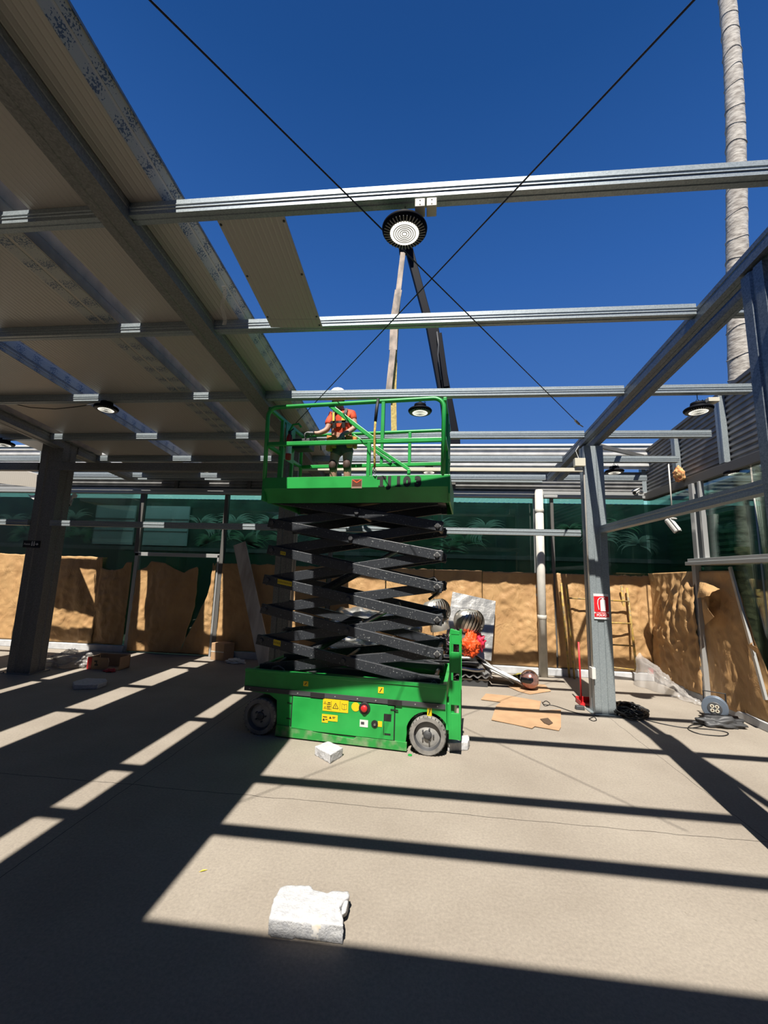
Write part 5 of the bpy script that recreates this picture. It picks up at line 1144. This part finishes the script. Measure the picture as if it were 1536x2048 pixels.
for (a, b, r) in (((1122,1166),(1139,1355),.020),((1133,1168),(1149,1358),.018),((1243,1172),(1262,1352),.022),((1254,1176),(1274,1346),.020),((1212,1240),(1222,1338),.014)):
    A = PY(a[0], a[1], 8.34); B = PF(b[0], b[1]); B.y = min(B.y, 8.30); B = PF(b[0], b[1]) if b[1] > 1350 else PY(b[0], b[1], 8.22)
    MB().tube([B, A], r, 10).build('leg', M['yellow_pole'], fr_, smooth=True)
for (a, b) in (((1135,1196),(1258,1203)),((1214,1245),(1262,1247)),((1216,1289),(1268,1292)),((1219,1334),(1272,1340))):
    MB().tube([PY(a[0],a[1],8.28), PY(b[0],b[1],8.28)], .014, 8).build('rung', M['yellow_pole'], fr_, smooth=True)
# clear plastic sheeting heaped by the right wall
def ps(u, v):
    a = PF(1268 + 140*u, 1370 + 45*u); top = PX(1292 + 108*u, 1318 + 84*u**.7, WX-.20)
    b = Vector((a.x, a.y, 0)); h = max(.02, .50*(1-u)**1.2)
    c_ = Vector((WX-.12, a.y + .45 - .2*u, 0))
    p = b.lerp(c_, v); z = h*math.sin(PI*min(1, v*1.15))**.8 if v < .85 else h*.4
    z += .05*nz(u*9, v*6, 1) + .03*abs(nz(u*22, v*9, 3)); p += Vector((.05*nz(u*6, v*5, 7), .06*nz(u*8, v*6, 9), 0))
    return (p.x, p.y, max(z, .006))
tag(MB().grid(ps, 80, 40).build('plastic_sheet', M['plastic'], smooth=True, fix=False), 'crumpled clear plastic sheeting heaped at the foot of the right paper wall', 'plastic sheet')
q = PF(1300, 1362); tag(MB().hexa([(q.x+.04,q.y,.02),(q.x+.16,q.y,.02),(q.x+.16,q.y+.06,.02),(q.x+.04,q.y+.06,.02),(q.x-.02,q.y,.24),(q.x+.14,q.y,.24),(q.x+.14,q.y+.06,.24),(q.x-.02,q.y+.06,.24)]).build('tool_case', M['red'], bevel=.01), 'red case showing through the clear plastic sheeting', 'case')
# cable reel
rc = PF(1434, 1440); rz = .15; rl = thing('cable_reel', 'blue-grey cable reel with four sockets on the floor by the right wall', 'cable reel', (rc.x, rc.y, 0))
ax_ = Vector((-.55, -.83, .10)).normalized(); c0 = Vector((rc.x, rc.y+.02, rz))
M['reelblue'] = mat('blue_grey_reel', (.22,.27,.34), .35, .5)
MB().lathe([(.085,0),(.138,0),(.145,.004),(.138,.010),(.085,.012)], c0 + ax_*.07, ax_, 40).build('front_disc', M['reelblue'], rl)
MB().lathe([(.04,0),(.138,0),(.145,.004),(.138,.010),(.04,.012)], c0 - ax_*.09, ax_, 40).build('rear_disc', M['reelblue'], rl)
MB().lathe([(.085,0),(.11,.02),(.115,.06),(.11,.10),(.08,.13)], c0 - ax_*.07, ax_, 36).build('wound_cable', mottled(mat('white_cable', (.6,.58,.52), .6), (.4,.38,.34), (.72,.7,.64), 40), rl, smooth=True)
MB().lathe([(.078,0),(.080,.012),(.072,.016)], c0 + ax_*.075, ax_, 32).build('socket_plate', M['dark'], rl)
sx_ = ax_.cross(Vector((0,0,1))).normalized(); sy_ = sx_.cross(ax_)
for i in range(4):
    a = PI/4 + i*PI/2; p = c0 + ax_*.092 + (sx_*math.cos(a) + sy_*math.sin(a))*.037
    sk = MB().lathe([(.021,0),(.023,.006),(.018,.006)], p, ax_, 20).build('socket', M['cream'], rl); MB().lathe([(.012,0),(.012,.0015)], p + ax_*.006, ax_, 14).build('socket_hole', M['boot'], sk)
p_ = c0 - ax_*.12
MB().tube([p_ + sx_*.12 + Vector((0,0,-.14)), p_ + sx_*.12 + Vector((0,0,.19)), p_ - sx_*.12 + Vector((0,0,.19)), p_ - sx_*.12 + Vector((0,0,-.14)), c0 + ax_*.13 - sx_*.12 + Vector((0,0,-.145))], .011, 8).build('stand', M['black'], rl, smooth=False)
c_ = PF(1442, 1452); blob('dark_bag', 'limp dark bag lying in front of the cable reel', 'bag', (c_.x, c_.y, .05), (.27, .11, .075), M['dark'], .45, 5, 4)
MB()
# foil board, turbine vents, stacked sheets beyond the lift
y0 = 8.0
fbv = [PY(905,1184,8.30), PY(991,1203,8.30), PY(982,1322,7.95), PY(888,1300,7.95)]
def fbg(u, v): 
    p = (fbv[3].lerp(fbv[2], u)).lerp(fbv[0].lerp(fbv[1], u), v); p.y += .004*nz(u*6, v*8, 2); return p
tag(MB().grid(fbg, 24, 30).build('insulation_board', M['foil'], fix=False, solid=.05), 'silver foil faced board leaning on the paper right of the lift', 'insulation board')
def vent(label, c, r, tilt=(0,0,1)):
    t = thing('turbine_vent', label, 'roof vent', (c[0], c[1], c[2]-r*.75)); c = Vector(c); ax_ = Vector(tilt).normalized(); a_ = ax_.orthogonal().normalized(); b_ = ax_.cross(a_); n = 26
    for i in range(n):
        m = MB(); prev = None
        for j in range(13):
            ph = -1.05 + 2.1*j/12; rr = r*math.cos(ph)**.75; zz_ = r*.72*math.sin(ph)/math.sin(1.05)
            tw = 2*PI*i/n + .35*ph; d1 = a_*math.cos(tw) + b_*math.sin(tw); d2 = a_*math.cos(tw+.20) + b_*math.sin(tw+.20)
            m.v += [c + d1*rr + ax_*zz_, c + d2*rr*.93 + ax_*zz_]
        for j in range(12): m.f.append((2*j, 2*j+1, 2*j+3, 2*j+2)); m.m.append(0)
        m.build('blade', M['steel'], t, smooth=True, fix=False)
    MB().lathe([(.0,.08*r),(r*.55,0),(r*.62,-.02)], c + ax_*r*.72, ax_, 32, cap=False).build('top_cap', M['steel'], t, smooth=True)
    MB().lathe([(r*.60,-r*.66),(r*.74,-r*.3),(r*.76,0),(r*.74,r*.3),(r*.45,r*.66)], c, ax_, 24).build('core', M['boot'], t, smooth=True)  # dark inner body, added as the shade seen between the blades
    MB().lathe([(r*.66,-.16),(r*.66,-.02),(r*.60,.0)], c - ax_*r*.68, ax_, 32, cap=False).build('neck', M['steel'], t, smooth=True)
    return t
vent('shiny turbine vent in front of the foil board, nearest the orange cloth', tuple(PY(938,1243,7.55)), .27)
vent('shiny turbine vent half hidden behind the right ends of the scissor arms', tuple(PY(872,1222,7.75)), .27, (-.25,0,1))
def pile(name, label, cat, quad, z0, th, mt, amp=.03, seed=0, nu=26, nv=16, corr=0):
    A, B, C_, D = [PF(x, y, z0) for x, y in quad]
    def fn(u, v):
        p = A.lerp(B, u).lerp(D.lerp(C_, u), v); z = z0 + amp*nz(p.x*4, p.y*4, seed) + amp*.5*abs(nz(p.x*11, p.y*11, seed+4)) + (corr*math.sin(p.x*2*PI/.12) if corr else 0)
        return (p.x, p.y, max(z, .006))
    return tag(MB().grid(fn, nu, nv).build(name, mt, fix=False, solid=th, smooth=False), label, cat)
pl2 = thing('pallet', 'dark pallet under the stacked sheets right of the lift', 'pallet', (.55, 7.7, 0))
for i in range(3): MB().box((-.45, 7.3+i*.42, 0), (1.05, 7.40+i*.42, .10)).build('bearer', M['dark'], pl2)
for i in range(6): MB().box((-.45+i*.27, 7.3, .10), (-.28+i*.27, 8.24, .12)).build('board', M['wood'], pl2)
def slab(name, label, cat, x0, x1, y0_, y1, z0, th, mt, amp, seed, corr=0, skew=0, pitch=.13, rise=0):
    def fn(u, v):
        x = x0 + (x1-x0)*u + skew*v; y = y0_ + (y1-y0_)*v
        return (x, y, z0 + rise*v + th/2 + amp*nz(x*4, y*4, seed) + amp*.6*abs(nz(x*11, y*11, seed+4)) + (corr*math.sin(x*2*PI/pitch) if corr else 0))
    return tag(MB().grid(fn, 60 if corr else 30, 14).build(name, mt, fix=False, solid=th, smooth=not corr), label, cat)
slab('corrugated_sheet', 'dark corrugated sheet lowest in the stack on the pallet', 'roof sheet', -.45, 1.12, 7.25, 8.15, .16, .02, M['corr'], .01, 1, .02)
slab('foil_roll', 'crushed silver foil layer on the dark corrugated sheet', 'foil', -.45, 1.0, 7.22, 8.05, .25, .05, M['foil'], .03, 2)
slab('dark_sheet', 'dark folded sheet in the middle of the stack right of the lift', 'sheet', -.40, .90, 7.25, 8.0, .335, .05, M['dark'], .03, 3)
slab('foil_roll', 'upper crushed silver foil layer below the dark bin bag', 'foil', -.35, .78, 7.30, 8.0, .42, .04, M['foil'], .035, 4)
blob('bin_bag', 'dark bin bag lying under the front turbine vent', 'bag', (.50, 7.55, .64), (.30, .24, .16), mat('dark_plum_plastic', (.035,.02,.03), .3), .35, 5, 5, floor_=False)
blob('orange_cloth', 'bright orange high visibility cloth lying on the dark bin bag', 'cloth', (.78, 7.34, .66), (.14, .09, .17), M['orange'], .55, 3, 5, floor_=False)
blob('pink_cloth', 'pink cloth tucked behind the bright orange cloth', 'cloth', (.93, 7.48, .70), (.09, .08, .12), M['pink'], .6, 5, 4, floor_=False)
for i, (x, dx, z_, lb_) in enumerate(((1.02,.10,.24,'uppermost and nearest the stack'),(1.12,.16,.13,'middle one of the sloping three'),(1.24,.20,.05,'lowest, sloping towards the helmet'))):
    A, B = Vector((x-.12, 8.02-.20*i, z_+.16)), Vector((x+(.46,.50,.30)[i], (7.62,7.52,7.66)[i], .04))
    def fn(u, v, A=A, B=B, i=i):
        p = A.lerp(B, u); return (p.x + .02*v, p.y + .42*(v-.5)*-1, p.z + .014*math.sin(v*26) + .01 + .004*i)
    tag(MB().grid(fn, 4, 48).build('corrugated_sheet', M['corr_white'], fix=False, solid=.006), 'white corrugated offcut beside the stack, ' + lb_, 'roof sheet')
slab('foil_sheet', 'large crinkled silver foil sheet seen through the scissor arms', 'foil', -1.75, -.05, 7.45, 8.2, .80, .02, M['foil'], .16, 12, rise=.28)
slab('foil_sheet', 'lower crinkled silver foil sheet seen through the lowest scissor arms', 'foil', -1.7, -.15, 7.0, 7.38, .50, .03, M['foil'], .10, 14, rise=.16)
tr_ = thing('trestle', 'low dark stand carrying the foil sheets behind the lift', 'trestle', (-.9, 7.8, 0))
for x in (-1.6, -.6):
    for y in (7.4, 8.1): MB().box((x-.03,y-.03,0),(x+.03,y+.03,.66)).build('leg', M['wood'], tr_)
MB().box((-1.65,7.38,.66),(-.55,8.14,.72)).build('top', M['wood'], tr_)
q = PF(406, 1743); tag(MB().add([(q.x-.02,q.y-.012,.003),(q.x+.004,q.y-.002,.006),(q.x+.022,q.y+.014,.003),(q.x-.004,q.y+.004,.008)], [(0,1,2,3)]).build('yellow_leaf', M['yellow'], fix=False, solid=.001), 'tiny yellow leaf on the floor in front at the left', 'leaf')
q = PF(820, 1511); tag(MB().lathe([(.022,0),(.022,.008)], (q.x,q.y,0), n=14).build('green_cap', M['green']), 'tiny green cap on the floor by the right front wheel', 'cap')
hg = thing('hanging_panel', 'beige duct panel hanging at the far left above the glass', 'panel', PY(40, 950, 6.9))
MB().hexa([PY(-40,962,6.9), PY(72,975,6.9), PY(72,972,7.3), PY(-40,958,7.3), PY(-40,915,6.9), PY(78,950,6.9), PY(78,948,7.3), PY(-40,912,7.3)]).build('duct', M['panel'], hg)
MB().tube([PY(82,892,6.95), PY(80,930,6.95)], .012, 6).build('hanger', M['galv'], hg)
